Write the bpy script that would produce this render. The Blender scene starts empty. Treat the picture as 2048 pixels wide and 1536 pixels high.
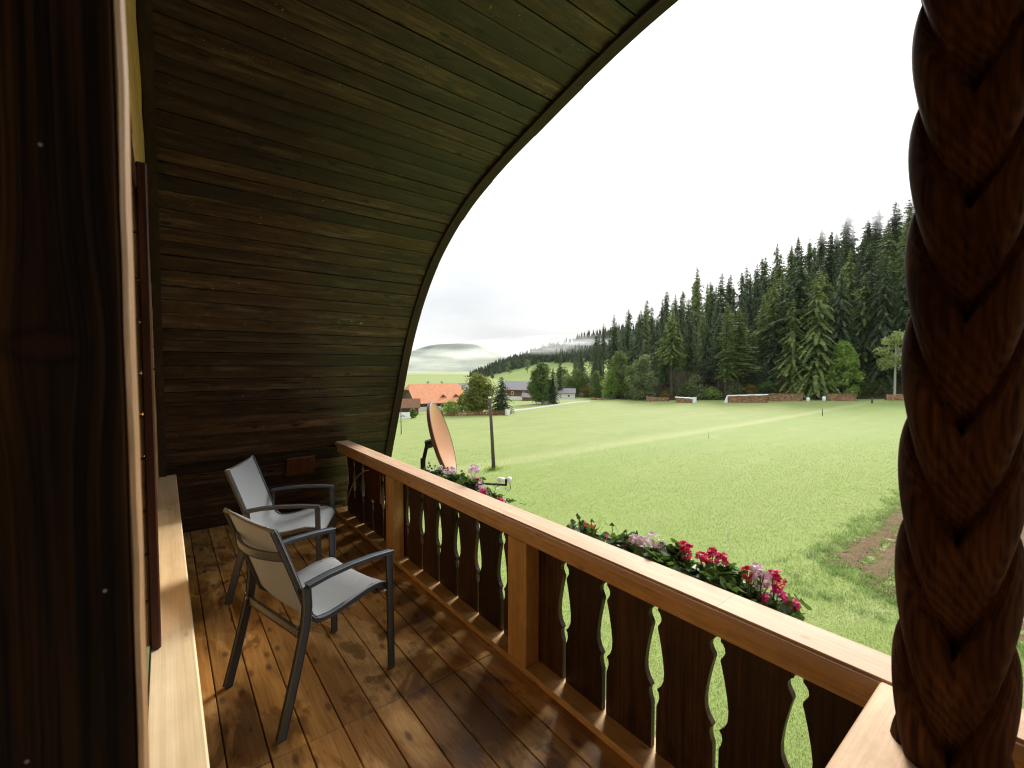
import bpy, bmesh, math, random
from math import sin, cos, pi, radians, sqrt, atan2, floor
from mathutils import Vector, Matrix, noise as mnoise

random.seed(7)
SC = bpy.context.scene
COL = SC.collection

# ------------------------------------------------------------------ camera, world, sun, exposure
H = 1.70                     # eye height above the balcony floor (floor is z = 0)
F = 892.0                    # focal length in pixels of the 2048 wide photograph
YAW = math.atan(696.0 / F)   # the view is turned from +Y (along the rail) towards +X (outwards)
PITCH = radians(2.2)
cam_d = bpy.data.cameras.new('camera')
cam = bpy.data.objects.new('camera', cam_d)
COL.objects.link(cam)
cam.location = (0, 0, H)
cam.rotation_euler = (pi / 2 - PITCH, 0, -YAW)
cam_d.sensor_width = 36.0
cam_d.lens = F / 2048 * 36.0
cam_d.clip_start = 0.02
cam_d.clip_end = 9000
cam_d.dof.use_dof = True
cam_d.dof.focus_distance = 6.0
cam_d.dof.aperture_fstop = 5.0
SC.camera = cam

SUN_AZ, SUN_EL = radians(67), radians(34)     # azimuth from +Y towards +X
wd = bpy.data.worlds.new('World'); SC.world = wd; wd.use_nodes = True
wn = wd.node_tree; wn.nodes.clear()
w_out = wn.nodes.new('ShaderNodeOutputWorld'); w_bg = wn.nodes.new('ShaderNodeBackground')
w_sky = wn.nodes.new('ShaderNodeTexSky'); w_sky.sky_type = 'NISHITA'; w_sky.sun_disc = False
w_sky.sun_elevation = SUN_EL; w_sky.sun_rotation = SUN_AZ
w_sky.air_density = 1.0; w_sky.dust_density = 4.0; w_sky.ozone_density = 1.0
w_mix = wn.nodes.new('ShaderNodeMix'); w_mix.data_type = 'RGBA'
w_mix.inputs[0].default_value = 0.95                       # a closed white cloud layer with a little sky colour
wn.links.new(w_sky.outputs[0], w_mix.inputs[6])
# thin structure in the cloud cover
w_tc = wn.nodes.new('ShaderNodeTexCoord'); w_map = wn.nodes.new('ShaderNodeMapping')
w_map.inputs['Scale'].default_value = (1.0, 1.0, 3.0)
w_nz = wn.nodes.new('ShaderNodeTexNoise'); w_nz.inputs['Scale'].default_value = 2.6; w_nz.inputs['Detail'].default_value = 5
w_rmp = wn.nodes.new('ShaderNodeValToRGB')
w_rmp.color_ramp.elements[0].position = 0.3; w_rmp.color_ramp.elements[0].color = (5.7, 5.95, 6.3, 1)
w_rmp.color_ramp.elements[1].position = 0.7; w_rmp.color_ramp.elements[1].color = (8.5, 8.65, 8.9, 1)
wn.links.new(w_tc.outputs['Generated'], w_map.inputs[0]); wn.links.new(w_map.outputs[0], w_nz.inputs['Vector'])
w_sep = wn.nodes.new('ShaderNodeSeparateXYZ'); wn.links.new(w_tc.outputs['Generated'], w_sep.inputs[0])
w_el = wn.nodes.new('ShaderNodeMath'); w_el.operation = 'MAXIMUM'; w_el.inputs[1].default_value = 0.0; wn.links.new(w_sep.outputs[2], w_el.inputs[0])
w_cie = wn.nodes.new('ShaderNodeMath'); w_cie.operation = 'MULTIPLY_ADD'; w_cie.inputs[1].default_value = 0.667; w_cie.inputs[2].default_value = 0.333   # overcast sky: (1 + 2 sin e) / 3
wn.links.new(w_el.outputs[0], w_cie.inputs[0])
w_vm = wn.nodes.new('ShaderNodeVectorMath'); w_vm.operation = 'SCALE'
wn.links.new(w_nz.outputs[0], w_rmp.inputs[0]); wn.links.new(w_rmp.outputs[0], w_vm.inputs[0]); wn.links.new(w_cie.outputs[0], w_vm.inputs['Scale'])
wn.links.new(w_vm.outputs[0], w_mix.inputs[7])
wn.links.new(w_mix.outputs[2], w_bg.inputs[0])
w_bg.inputs[1].default_value = 0.10
wn.links.new(w_bg.outputs[0], w_out.inputs[0])

sun_d = bpy.data.lights.new('sun', 'SUN'); sun = bpy.data.objects.new('sun', sun_d); COL.objects.link(sun)
sun_d.energy = 1.75; sun_d.angle = radians(20.0); sun_d.color = (1.0, 0.94, 0.85)
sdir = Vector((sin(SUN_AZ) * cos(SUN_EL), cos(SUN_AZ) * cos(SUN_EL), sin(SUN_EL)))
sun.rotation_euler = sdir.to_track_quat('Z', 'Y').to_euler()
sun.location = (20, 5, 30)

SC.view_settings.view_transform = 'Standard'
SC.view_settings.look = 'None'
SC.view_settings.exposure = 1.62
SC.view_settings.gamma = 1.0
SC.view_settings.use_curve_mapping = False
SC.render.engine = 'CYCLES'
SC.cycles.use_denoising = True
SC.cycles.max_bounces = 10
SC.cycles.diffuse_bounces = 5
SC.cycles.transparent_max_bounces = 8
SC.cycles.volume_bounces = 2
SC.cycles.pixel_filter_type = 'BLACKMAN_HARRIS'
SC.cycles.filter_width = 1.15
SC.cycles.use_adaptive_sampling = True
SC.cycles.sample_clamp_indirect = 6.0

# ------------------------------------------------------------------ helpers
CY, SY = cos(YAW), sin(YAW)
CP, SP = cos(PITCH), sin(PITCH)

def ray(u, v):
    """direction (world) of a photograph pixel, scaled so that its horizontal depth is 1"""
    a = (u - 1024) / F
    b = (768 - v) / F
    fwd = CP + b * SP          # along the horizontal heading
    up = -SP + b * CP
    a, b = a / fwd, up / fwd
    return Vector((SY + CY * a, CY - SY * a, b))

def on_x(u, v, X):
    """point of a pixel on the vertical plane x = X"""
    r = ray(u, v); t = X / r.x
    return Vector((X, r.y * t, H + r.z * t))

def at_depth(u, v, d):
    r = ray(u, v)
    return Vector((r.x * d, r.y * d, H + r.z * d))

def gz(x, y):
    """height of the meadow"""
    yy = max(-60.0, min(130.0, y))
    return -4.7 - 0.04 * yy + 0.10 * sin(x * 0.05 + 1.0) * sin(y * 0.045)

def on_ground(u, v, dmax=400):
    r = ray(u, v)
    d = 5.0
    while d < dmax:
        if H + r.z * d <= gz(r.x * d, r.y * d):
            break
        d *= 1.01
    return Vector((r.x * d, r.y * d, gz(r.x * d, r.y * d)))

def ipl(x, pts):
    if x <= pts[0][0]:
        return pts[0][1]
    for (a, b), (c, d) in zip(pts, pts[1:]):
        if x <= c:
            return b + (d - b) * (x - a) / (c - a)
    return pts[-1][1]

class MB:
    """collects shapes; build() links them as one mesh object"""
    def __init__(self):
        self.v, self.f = [], []
    def quad(self, a, b, c, d):
        n = len(self.v); self.v += [tuple(a), tuple(b), tuple(c), tuple(d)]; self.f.append((n, n + 1, n + 2, n + 3))
    def poly(self, pts):
        n = len(self.v); self.v += [tuple(p) for p in pts]; self.f.append(tuple(range(n, n + len(pts))))
    def box(self, c, s, m=None):
        n = len(self.v); cx, cy, cz = c; sx, sy, sz = s[0] / 2, s[1] / 2, s[2] / 2
        for x, y, z in ((-1, -1, -1), (1, -1, -1), (1, 1, -1), (-1, 1, -1), (-1, -1, 1), (1, -1, 1), (1, 1, 1), (-1, 1, 1)):
            p = Vector((x * sx, y * sy, z * sz))
            if m is not None:
                p = m @ p
            self.v.append((p[0] + cx, p[1] + cy, p[2] + cz))
        for q in ((0, 3, 2, 1), (4, 5, 6, 7), (0, 1, 5, 4), (1, 2, 6, 5), (2, 3, 7, 6), (3, 0, 4, 7)):
            self.f.append(tuple(n + i for i in q))
        return self
    def tube(self, path, r, n=8, cap=True, flat=1.0):
        """round bar along a path; r a number or a list"""
        path = [Vector(p) for p in path]; k = len(path); base = len(self.v)
        rs = r if isinstance(r, (list, tuple)) else [r] * k
        up = Vector((0, 0, 1)); prev = None
        for i, p in enumerate(path):
            t = (path[min(i + 1, k - 1)] - path[max(i - 1, 0)]).normalized()
            if prev is None:
                a = up if abs(t.z) < 0.9 else Vector((1, 0, 0))
                x = t.cross(a).normalized()
            else:
                x = (prev - t * prev.dot(t)).normalized()
            prev = x; y = t.cross(x)
            for j in range(n):
                an = 2 * pi * j / n
                self.v.append(tuple(p + (x * cos(an) + y * sin(an) * flat) * rs[i]))
        for i in range(k - 1):
            for j in range(n):
                a = base + i * n + j; b = base + i * n + (j + 1) % n
                self.f.append((a, b, b + n, a + n))
        if cap:
            self.f.append(tuple(base + j for j in reversed(range(n))))
            self.f.append(tuple(base + (k - 1) * n + j for j in range(n)))
        return self
    def sweep(self, path, w, h, side):
        """rectangular bar (w along 'side', h across) along a path in a plane normal to side"""
        path = [Vector(p) for p in path]; side = Vector(side).normalized(); k = len(path); base = len(self.v)
        for i, p in enumerate(path):
            if i == 0: t = path[1] - p
            elif i == k - 1: t = p - path[i - 1]
            else:
                t = ((path[i + 1] - p).normalized() + (p - path[i - 1]).normalized())
            t = t.normalized(); nn = t.cross(side).normalized()
            m = 1.0
            if 0 < i < k - 1:
                m = 1.0 / max(0.5, t.dot((path[i + 1] - p).normalized()))
            b = min(w, h) * 0.16
            for sx, sy in ((-1, -1), (1, -1), (1, 1), (-1, 1)):
                for q in (0, 1):
                    ox, oy = (w / 2 - b, h / 2) if q == (0 if sx == sy else 1) else (w / 2, h / 2 - b)
                    self.v.append(tuple(p + side * sx * ox + nn * sy * oy * m))
        for i in range(k - 1):
            for j in range(8):
                a = base + i * 8 + j; b2 = base + i * 8 + (j + 1) % 8
                self.f.append((a, b2, b2 + 8, a + 8))
        self.f.append(tuple(base + j for j in reversed(range(8))))
        self.f.append(tuple(base + (k - 1) * 8 + j for j in range(8)))
        return self
    def mesh(self, name):
        me = bpy.data.meshes.new(name); me.from_pydata(self.v, [], self.f); me.update()
        return me
    def build(self, name, mat, parent=None, smooth=False, loc=None, bevel=0):
        me = self.mesh(name)
        if bevel:
            bm = bmesh.new(); bm.from_mesh(me)
            bmesh.ops.recalc_face_normals(bm, faces=bm.faces)
            bmesh.ops.bevel(bm, geom=[e for e in bm.edges if e.is_manifold and e.calc_face_angle(0) > 0.5], offset=bevel, segments=1, affect='EDGES', clamp_overlap=True)
            bm.to_mesh(me); bm.free()
        return link(name, me, mat, parent, smooth, loc)

def link(name, me, mat, parent=None, smooth=False, loc=None):
    o = bpy.data.objects.new(name, me); COL.objects.link(o)
    if mat is not None and len(me.materials) == 0:
        me.materials.append(mat)
    if smooth:
        me.polygons.foreach_set('use_smooth', [True] * len(me.polygons))
    if parent is not None:
        o.parent = parent
    if loc is not None:
        o.location = loc
    return o

def tag(o, label=None, cat=None, group=None, kind=None):
    if label: o['label'] = label
    if cat: o['category'] = cat
    if group: o['group'] = group
    if kind: o['kind'] = kind
    return o

def empty(name, loc=(0, 0, 0), rz=0.0):
    o = bpy.data.objects.new(name, None); COL.objects.link(o)
    o.location = loc; o.rotation_euler = (0, 0, rz); o.empty_display_size = 0.2
    return o

def copy_tree(o, parent=None):
    c = o.copy(); COL.objects.link(c); c.parent = parent
    for ch in list(o.children):
        copy_tree(ch, c)
    return c

def bar_y(sx, sy, sz, b, name):
    """bar along y, only its long edges rounded"""
    bm = bmesh.new(); bmesh.ops.create_cube(bm, size=1.0); bmesh.ops.scale(bm, vec=(sx, sy, sz), verts=bm.verts)
    ed = [e for e in bm.edges if abs(e.verts[0].co.y - e.verts[1].co.y) > sy * 0.5]
    bmesh.ops.bevel(bm, geom=ed, offset=b, segments=3, affect='EDGES')
    me = bpy.data.meshes.new(name); bm.to_mesh(me); bm.free(); return me

def rbox(sx, sy, sz, b=0.004, name='board'):
    """chamfered box, 44 triangles"""
    bm = bmesh.new(); bmesh.ops.create_cube(bm, size=1.0)
    bmesh.ops.scale(bm, vec=(sx, sy, sz), verts=bm.verts)
    bmesh.ops.bevel(bm, geom=list(bm.edges), offset=b, segments=1, affect='EDGES')
    me = bpy.data.meshes.new(name); bm.to_mesh(me); bm.free()
    return me

# ------------------------------------------------------------------ materials
class NT:
    def __init__(self, name):
        self.m = bpy.data.materials.new(name); self.m.use_nodes = True
        self.t = self.m.node_tree; self.t.nodes.clear()
        self.out = self.t.nodes.new('ShaderNodeOutputMaterial')
    def n(self, typ, props=None, **inp):
        nd = self.t.nodes.new(typ)
        for k, v in (props or {}).items():
            setattr(nd, k, v)
        for k, v in inp.items():
            key = int(k[1:]) if k[0] == '_' and k[1:].isdigit() else k.replace('_', ' ')
            sock = nd.inputs[key]
            if isinstance(v, bpy.types.NodeSocket): self.t.links.new(v, sock)
            else: sock.default_value = v
        return nd
    def math(self, op, a, b=0.0, c=None):
        nd = self.t.nodes.new('ShaderNodeMath'); nd.operation = op
        for i, v in enumerate((a, b) if c is None else (a, b, c)):
            if isinstance(v, bpy.types.NodeSocket): self.t.links.new(v, nd.inputs[i])
            else: nd.inputs[i].default_value = v
        return nd.outputs[0]
    def mix(self, fac, a, b, mode='MIX'):
        nd = self.t.nodes.new('ShaderNodeMix'); nd.data_type = 'RGBA'; nd.blend_type = mode
        for i, v in ((0, fac), (6, a), (7, b)):
            if isinstance(v, bpy.types.NodeSocket): self.t.links.new(v, nd.inputs[i])
            elif i == 0: nd.inputs[0].default_value = v
            else: nd.inputs[i].default_value = (v[0], v[1], v[2], 1)
        return nd.outputs[2]
    def ramp(self, fac, stops):
        nd = self.t.nodes.new('ShaderNodeValToRGB'); cr = nd.color_ramp
        while len(cr.elements) < len(stops): cr.elements.new(0.5)
        for e, (p, c) in zip(cr.elements, stops):
            e.position = p
            e.color = (c[0], c[1], c[2], 1) if isinstance(c, (tuple, list)) else (c, c, c, 1)
        self.t.links.new(fac, nd.inputs[0]); return nd.outputs[0]
    def noise(self, vec, scale, detail=4, rough=0.55, dist=0.0):
        nd = self.n('ShaderNodeTexNoise', Scale=scale, Detail=detail, Roughness=rough, Distortion=dist)
        self.t.links.new(vec, nd.inputs['Vector']); return nd.outputs[0]
    def mapping(self, vec, scale=(1, 1, 1), loc=(0, 0, 0), rot=(0, 0, 0)):
        nd = self.n('ShaderNodeMapping'); self.t.links.new(vec, nd.inputs['Vector'])
        nd.inputs['Scale'].default_value = scale; nd.inputs['Location'].default_value = loc; nd.inputs['Rotation'].default_value = rot
        return nd.outputs[0]
    def surf(self, color, rough=0.6, bump=None, bump_str=0.3, bump_dist=0.003, metal=0.0, spec=0.5, **kw):
        p = self.n('ShaderNodeBsdfPrincipled')
        def put(k, v):
            if isinstance(v, bpy.types.NodeSocket): self.t.links.new(v, p.inputs[k])
            elif k == 'Base Color': p.inputs[k].default_value = (v[0], v[1], v[2], 1)
            else: p.inputs[k].default_value = v
        put('Base Color', color); put('Roughness', rough); put('Metallic', metal); put('Specular IOR Level', spec)
        for k, v in kw.items(): put(k.replace('_', ' '), v)
        if bump is not None:
            b = self.n('ShaderNodeBump', Strength=bump_str, Distance=bump_dist)
            self.t.links.new(bump, b.inputs['Height']); self.t.links.new(b.outputs[0], p.inputs['Normal'])
        self.t.links.new(p.outputs[0], self.out.inputs[0])
        return p

def wood(name, dark, light, axis='X', rough=0.6, across=26.0, along=1.3, bump=0.5, vary=0.35, knots=0.8, spec=0.3, knot_size=0.055, grey=None, wear=None, mottle=0.45):
    """sawn timber: stretched grain, knots, a tone of its own for every board"""
    T = NT(name)
    tc = T.n('ShaderNodeTexCoord'); oi = T.n('ShaderNodeObjectInfo')
    off = T.n('ShaderNodeVectorMath', {'operation': 'SCALE'}, _0=(37.3, 71.7, 53.1)); T.t.links.new(oi.outputs['Random'], off.inputs['Scale'])
    add = T.n('ShaderNodeVectorMath', {'operation': 'ADD'}); T.t.links.new(tc.outputs['Object'], add.inputs[0]); T.t.links.new(off.outputs[0], add.inputs[1])
    p = add.outputs[0]
    ax = 'XYZ'.index(axis)
    def sc(al, ac):
        return tuple(al if i == ax else ac for i in range(3))
    # knots
    warp = T.noise(p, 3.0, 2)
    vk = T.n('ShaderNodeTexVoronoi', {'feature': 'F1', 'voronoi_dimensions': '2D'}, Scale=1.0, Randomness=1.0)
    sep = T.n('ShaderNodeSeparateXYZ', _0=p); oth = [i for i in range(3) if i != ax]
    kx = T.math('MULTIPLY', sep.outputs[ax], 1.7); ky = T.math('MULTIPLY', T.math('ADD', sep.outputs[oth[0]], sep.outputs[oth[1]]), 4.6)
    kp = T.n('ShaderNodeCombineXYZ', X=kx, Y=T.math('ADD', ky, T.math('MULTIPLY', warp, 0.15)), Z=0.0); T.t.links.new(kp.outputs[0], vk.inputs['Vector'])
    kd = vk.outputs['Distance']
    knot = T.ramp(kd, [(0.0, 1.0), (knot_size, 0.95), (knot_size * 1.5, 0.15), (knot_size * 4.0, 0.0)])
    # grain bends round the knots
    bend = T.math('MULTIPLY', knot, 0.22)
    gv = T.n('ShaderNodeVectorMath', {'operation': 'ADD'}); T.t.links.new(T.mapping(p, sc(along, across)), gv.inputs[0])
    cb = T.n('ShaderNodeCombineXYZ', X=bend, Y=bend, Z=bend); T.t.links.new(cb.outputs[0], gv.inputs[1])
    g1 = T.noise(gv.outputs[0], 1.0, 7, 0.62, 0.9)
    g2 = T.noise(T.mapping(p, sc(along * 2.2, across * 5.5)), 1.0, 4, 0.6)
    g3 = T.noise(T.mapping(p, sc(0.9, 3.5)), 1.0, 3, 0.6, 0.4)
    g = T.math('ADD', T.math('MULTIPLY', g1, 0.62), T.math('MULTIPLY', g2, 0.38))
    col = T.ramp(g, [(0.36, dark), (0.63, light)])
    mot = T.ramp(T.noise(T.mapping(p, sc(9.0, 22.0)), 1.0, 5, 0.75), [(0.35, 0.62), (0.65, 1.25)])
    col = T.mix(mottle, col, T.mix(1.0, col, mot, 'MULTIPLY'))
    col = T.mix(T.math('MULTIPLY', T.ramp(g3, [(0.35, 0.0), (0.7, 1.0)]), 0.5), col, [c * 0.62 for c in dark])
    if grey is not None:
        gg = T.ramp(T.noise(T.mapping(p, sc(1.8, 16.0)), 1.0, 6, 0.75), [(0.52, 0.0), (0.70, 1.0)])
        col = T.mix(T.math('MULTIPLY', gg, 0.8), col, grey)
    if wear is not None:
        sp = T.noise(p, 60.0, 2); sp2 = T.noise(p, 5.0, 2)
        w = T.math('MULTIPLY', T.ramp(sp, [(0.70, 0.0), (0.74, 1.0)]), T.ramp(sp2, [(0.5, 0.0), (0.62, 1.0)]))
        col = T.mix(w, col, wear)
    col = T.mix(T.math('MULTIPLY', knot, knots), col, [c * 0.22 for c in dark])
    tone = T.math('MULTIPLY_ADD', oi.outputs['Random'], vary, 1.0 - vary * 0.5)
    tn = T.n('ShaderNodeCombineXYZ', X=tone, Y=tone, Z=tone)
    col = T.mix(1.0, col, tn.outputs[0], 'MULTIPLY')
    rg = T.math('MULTIPLY_ADD', g1, 0.22, rough - 0.11)
    hgt = T.math('ADD', g, T.math('MULTIPLY', knot, -0.4))
    T.surf(col, rg, hgt, bump, 0.004, spec=spec)
    return T.m

def plain(name, c, rough=0.6, metal=0.0, vary=0.12, scale=8.0, bump=0.15, spec=0.5):
    T = NT(name); tc = T.n('ShaderNodeTexCoord')
    nz = T.noise(tc.outputs['Object'], scale, 5, 0.65)
    col = T.mix(nz, [x * (1 - vary) for x in c], [x * (1 + vary) for x in c])
    T.surf(col, T.math('MULTIPLY_ADD', nz, 0.2, rough - 0.1), nz, bump, 0.004, metal=metal, spec=spec)
    return T.m

def leafy(name, dark, light, trans=0.35, vary=0.5, rough=0.6):
    """leaf faces: every face its own tone, every tree its own shift"""
    T = NT(name)
    ge = T.n('ShaderNodeNewGeometry'); oi = T.n('ShaderNodeObjectInfo')
    r = T.math('ADD', T.math('MULTIPLY', ge.outputs['Random Per Island'], 1.0 - vary * 0.5), T.math('MULTIPLY', oi.outputs['Random'], vary * 0.5))
    col = T.ramp(r, [(0.05, dark), (0.95, light)])
    d = T.n('ShaderNodeBsdfPrincipled', Roughness=rough); T.t.links.new(col, d.inputs['Base Color']); d.inputs['Specular IOR Level'].default_value = 0.25
    tr = T.n('ShaderNodeBsdfTranslucent'); T.t.links.new(T.mix(0.5, col, [light[0] * 1.3, light[1] * 1.3, light[2] * 0.8]), tr.inputs[0])
    mx = T.n('ShaderNodeMixShader', _0=trans); T.t.links.new(d.outputs[0], mx.inputs[1]); T.t.links.new(tr.outputs[0], mx.inputs[2])
    T.t.links.new(mx.outputs[0], T.out.inputs[0])
    return T.m

M = {}
M['vault'] = wood('weathered_vault_boards', (0.0032, 0.0014, 0.0006), (0.090, 0.040, 0.0145), 'X', 0.42, 40, 1.6, 1.0, 1.1, 1.0, spec=0.45, knot_size=0.045, grey=(0.150, 0.103, 0.064), wear=(0.50, 0.40, 0.25), mottle=1.0)
M['rim'] = wood('dark_rim', (0.018, 0.010, 0.006), (0.06, 0.032, 0.018), 'Y', 0.6, 20, 1.2, 0.6, 0.4, 0.3)
M['floor'] = None
M['cap'] = wood('pinkish_handrail', (0.56, 0.335, 0.195), (0.76, 0.545, 0.375), 'Y', 0.62, 30, 0.8, 0.2, 0.1, 0.4, knot_size=0.02, mottle=0.2)
M['larch'] = wood('fresh_larch_rail', (0.54, 0.305, 0.115), (0.78, 0.525, 0.25), 'Y', 0.55, 30, 0.8, 0.22, 0.12, 0.55, knot_size=0.028)
M['larch_x'] = wood('fresh_larch_divider', (0.58, 0.36, 0.19), (0.80, 0.58, 0.37), 'X', 0.62, 30, 0.8, 0.22, 0.12, 0.55, knot_size=0.028)
M['larch_z'] = wood('fresh_larch_post', (0.54, 0.30, 0.105), (0.76, 0.49, 0.215), 'Z', 0.45, 30, 0.8, 0.25, 0.12, 0.6, knot_size=0.03)
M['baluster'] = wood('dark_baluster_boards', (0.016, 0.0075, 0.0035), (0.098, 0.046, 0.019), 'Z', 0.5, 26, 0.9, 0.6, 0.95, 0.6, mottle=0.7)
M['pale'] = wood('pale_wall_timber', (0.54, 0.30, 0.09), (0.72, 0.44, 0.17), 'Y', 0.6, 22, 0.7, 0.25, 0.1, 0.5, knot_size=0.035)
M['ledge'] = wood('pale_planed_ledge', (0.66, 0.48, 0.26), (0.84, 0.67, 0.43), 'Y', 0.5, 26, 0.6, 0.15, 0.05, 0.4, knot_size=0.03, mottle=0.15)
M['jamb'] = wood('dark_jamb', (0.004, 0.0016, 0.0007), (0.062, 0.023, 0.007), 'Z', 0.6, 40, 0.9, 0.9, 0.0, 0.7, knot_size=0.07, wear=None, mottle=0.7, spec=0.12)
M['jambedge'] = wood('daylit_jamb_edge', (0.26, 0.13, 0.06), (0.52, 0.33, 0.18), 'Z', 0.5, 30, 1.5, 0.6, 0.1, 0.2)  # pale tone stands for daylight falling on the dark post's edge
M['casing'] = wood('red_brown_casing', (0.045, 0.012, 0.006), (0.12, 0.035, 0.015), 'Z', 0.4, 24, 1.0, 0.4, 0.2, 0.4)
M['carved'] = None
M['darkwood'] = wood('old_barn_wood', (0.05, 0.035, 0.025), (0.14, 0.10, 0.07), 'Z', 0.8, 3, 0.2, 0.3, 0.3, 0.0)
M['brownwood'] = wood('warm_house_wood', (0.13, 0.06, 0.03), (0.26, 0.13, 0.06), 'Z', 0.8, 3, 0.2, 0.3, 0.3, 0.0)
M['plaque'] = wood('panel_wood', (0.07, 0.022, 0.009), (0.16, 0.055, 0.022), 'Z', 0.5, 18, 1.5, 0.3, 0.2, 0.2)
M['frame'] = plain('anthracite_powder_coat', (0.075, 0.088, 0.102), 0.42, 0.2, 0.08, 60, 0.05)
M['metal'] = plain('bolt_steel', (0.5, 0.5, 0.5), 0.3, 0.9)
M['black'] = plain('black_plastic', (0.012, 0.012, 0.013), 0.5)
M['dish'] = plain('brick_red_dish_paint', (0.52, 0.27, 0.155), 0.3, 0.0, 0.06, 4, 0.03)
M['dishback'] = plain('brown_dish_back', (0.12, 0.045, 0.028), 0.45)
M['white'] = plain('white_plastic', (0.75, 0.75, 0.73), 0.4, 0, 0.05)
M['cable'] = plain('off_white_cable', (0.62, 0.54, 0.45), 0.5, 0, 0.05)
M['plaster'] = plain('white_plaster', (0.68, 0.66, 0.60), 0.9, 0, 0.08, 3)
M['glass'] = plain('dark_window_glass', (0.03, 0.035, 0.04), 0.08, 0, 0.1, 2, 0.0, 0.8)
M['slate'] = plain('grey_roof', (0.17, 0.16, 0.17), 0.75, 0, 0.2, 1.5)
M['bark'] = plain('bark', (0.075, 0.052, 0.038), 0.95, 0, 0.4, 3, 0.6)
M['palebark'] = plain('pale_bark', (0.36, 0.33, 0.26), 0.9, 0, 0.25, 3, 0.4)
M['tarp'] = plain('white_tarp', (0.72, 0.73, 0.74), 0.5, 0, 0.06, 2, 0.4)
M['sheetdark'] = plain('dark_sheet', (0.05, 0.045, 0.04), 0.8, 0, 0.3, 2)
M['stone'] = plain('grey_stone', (0.3, 0.29, 0.27), 0.9, 0, 0.3, 1.2, 0.6)
M['stake'] = plain('bleached_stake', (0.45, 0.42, 0.34), 0.8)
M['trough'] = plain('dark_green_trough', (0.015, 0.02, 0.012), 0.6)
M['earth'] = plain('potting_earth', (0.03, 0.02, 0.013), 0.95, 0, 0.4, 30, 0.8)
M['spruce'] = leafy('spruce_needles', (0.004, 0.013, 0.006), (0.085, 0.132, 0.048), 0.30, 0.6)
M['spruce_pale'] = leafy('light_spruce_needles', (0.026, 0.055, 0.012), (0.175, 0.230, 0.060), 0.35, 0.4)
M['leaf'] = leafy('deciduous_leaves', (0.025, 0.058, 0.013), (0.140, 0.205, 0.045), 0.45, 0.5)
M['leaf_yellow'] = leafy('yellowing_leaves', (0.050, 0.085, 0.014), (0.25, 0.27, 0.050), 0.45, 0.3)
M['leaf_bright'] = leafy('bright_leaves', (0.085, 0.160, 0.022), (0.27, 0.38, 0.085), 0.5, 0.3)
M['leaf_pale'] = leafy('pale_ash_leaves', (0.20, 0.26, 0.08), (0.48, 0.54, 0.25), 0.5, 0.3)
M['leaf_olive'] = leafy('grey_green_leaves', (0.06, 0.09, 0.034), (0.20, 0.24, 0.10), 0.4, 0.3)
M['leaf_autumn'] = leafy('russet_undergrowth', (0.09, 0.05, 0.012), (0.22, 0.16, 0.03), 0.3, 0.6)
M['geranium_leaf'] = leafy('geranium_leaves', (0.030, 0.075, 0.018), (0.115, 0.205, 0.045), 0.3, 0.2, 0.4)
M['stem'] = plain('green_stem', (0.07, 0.12, 0.03), 0.6)
for nm, a, b in (('red', (0.45, 0.006, 0.065), (0.74, 0.035, 0.17)), ('coral', (0.60, 0.06, 0.06), (0.80, 0.20, 0.18)),
                 ('lilac', (0.52, 0.32, 0.52), (0.80, 0.64, 0.78)), ('purple', (0.045, 0.004, 0.045), (0.12, 0.012, 0.10)), ('magenta', (0.55, 0.02, 0.20), (0.82, 0.10, 0.36))):
    M['petal_' + nm] = leafy('petals_' + nm, a, b, 0.3, 0.1, 0.5)

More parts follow.
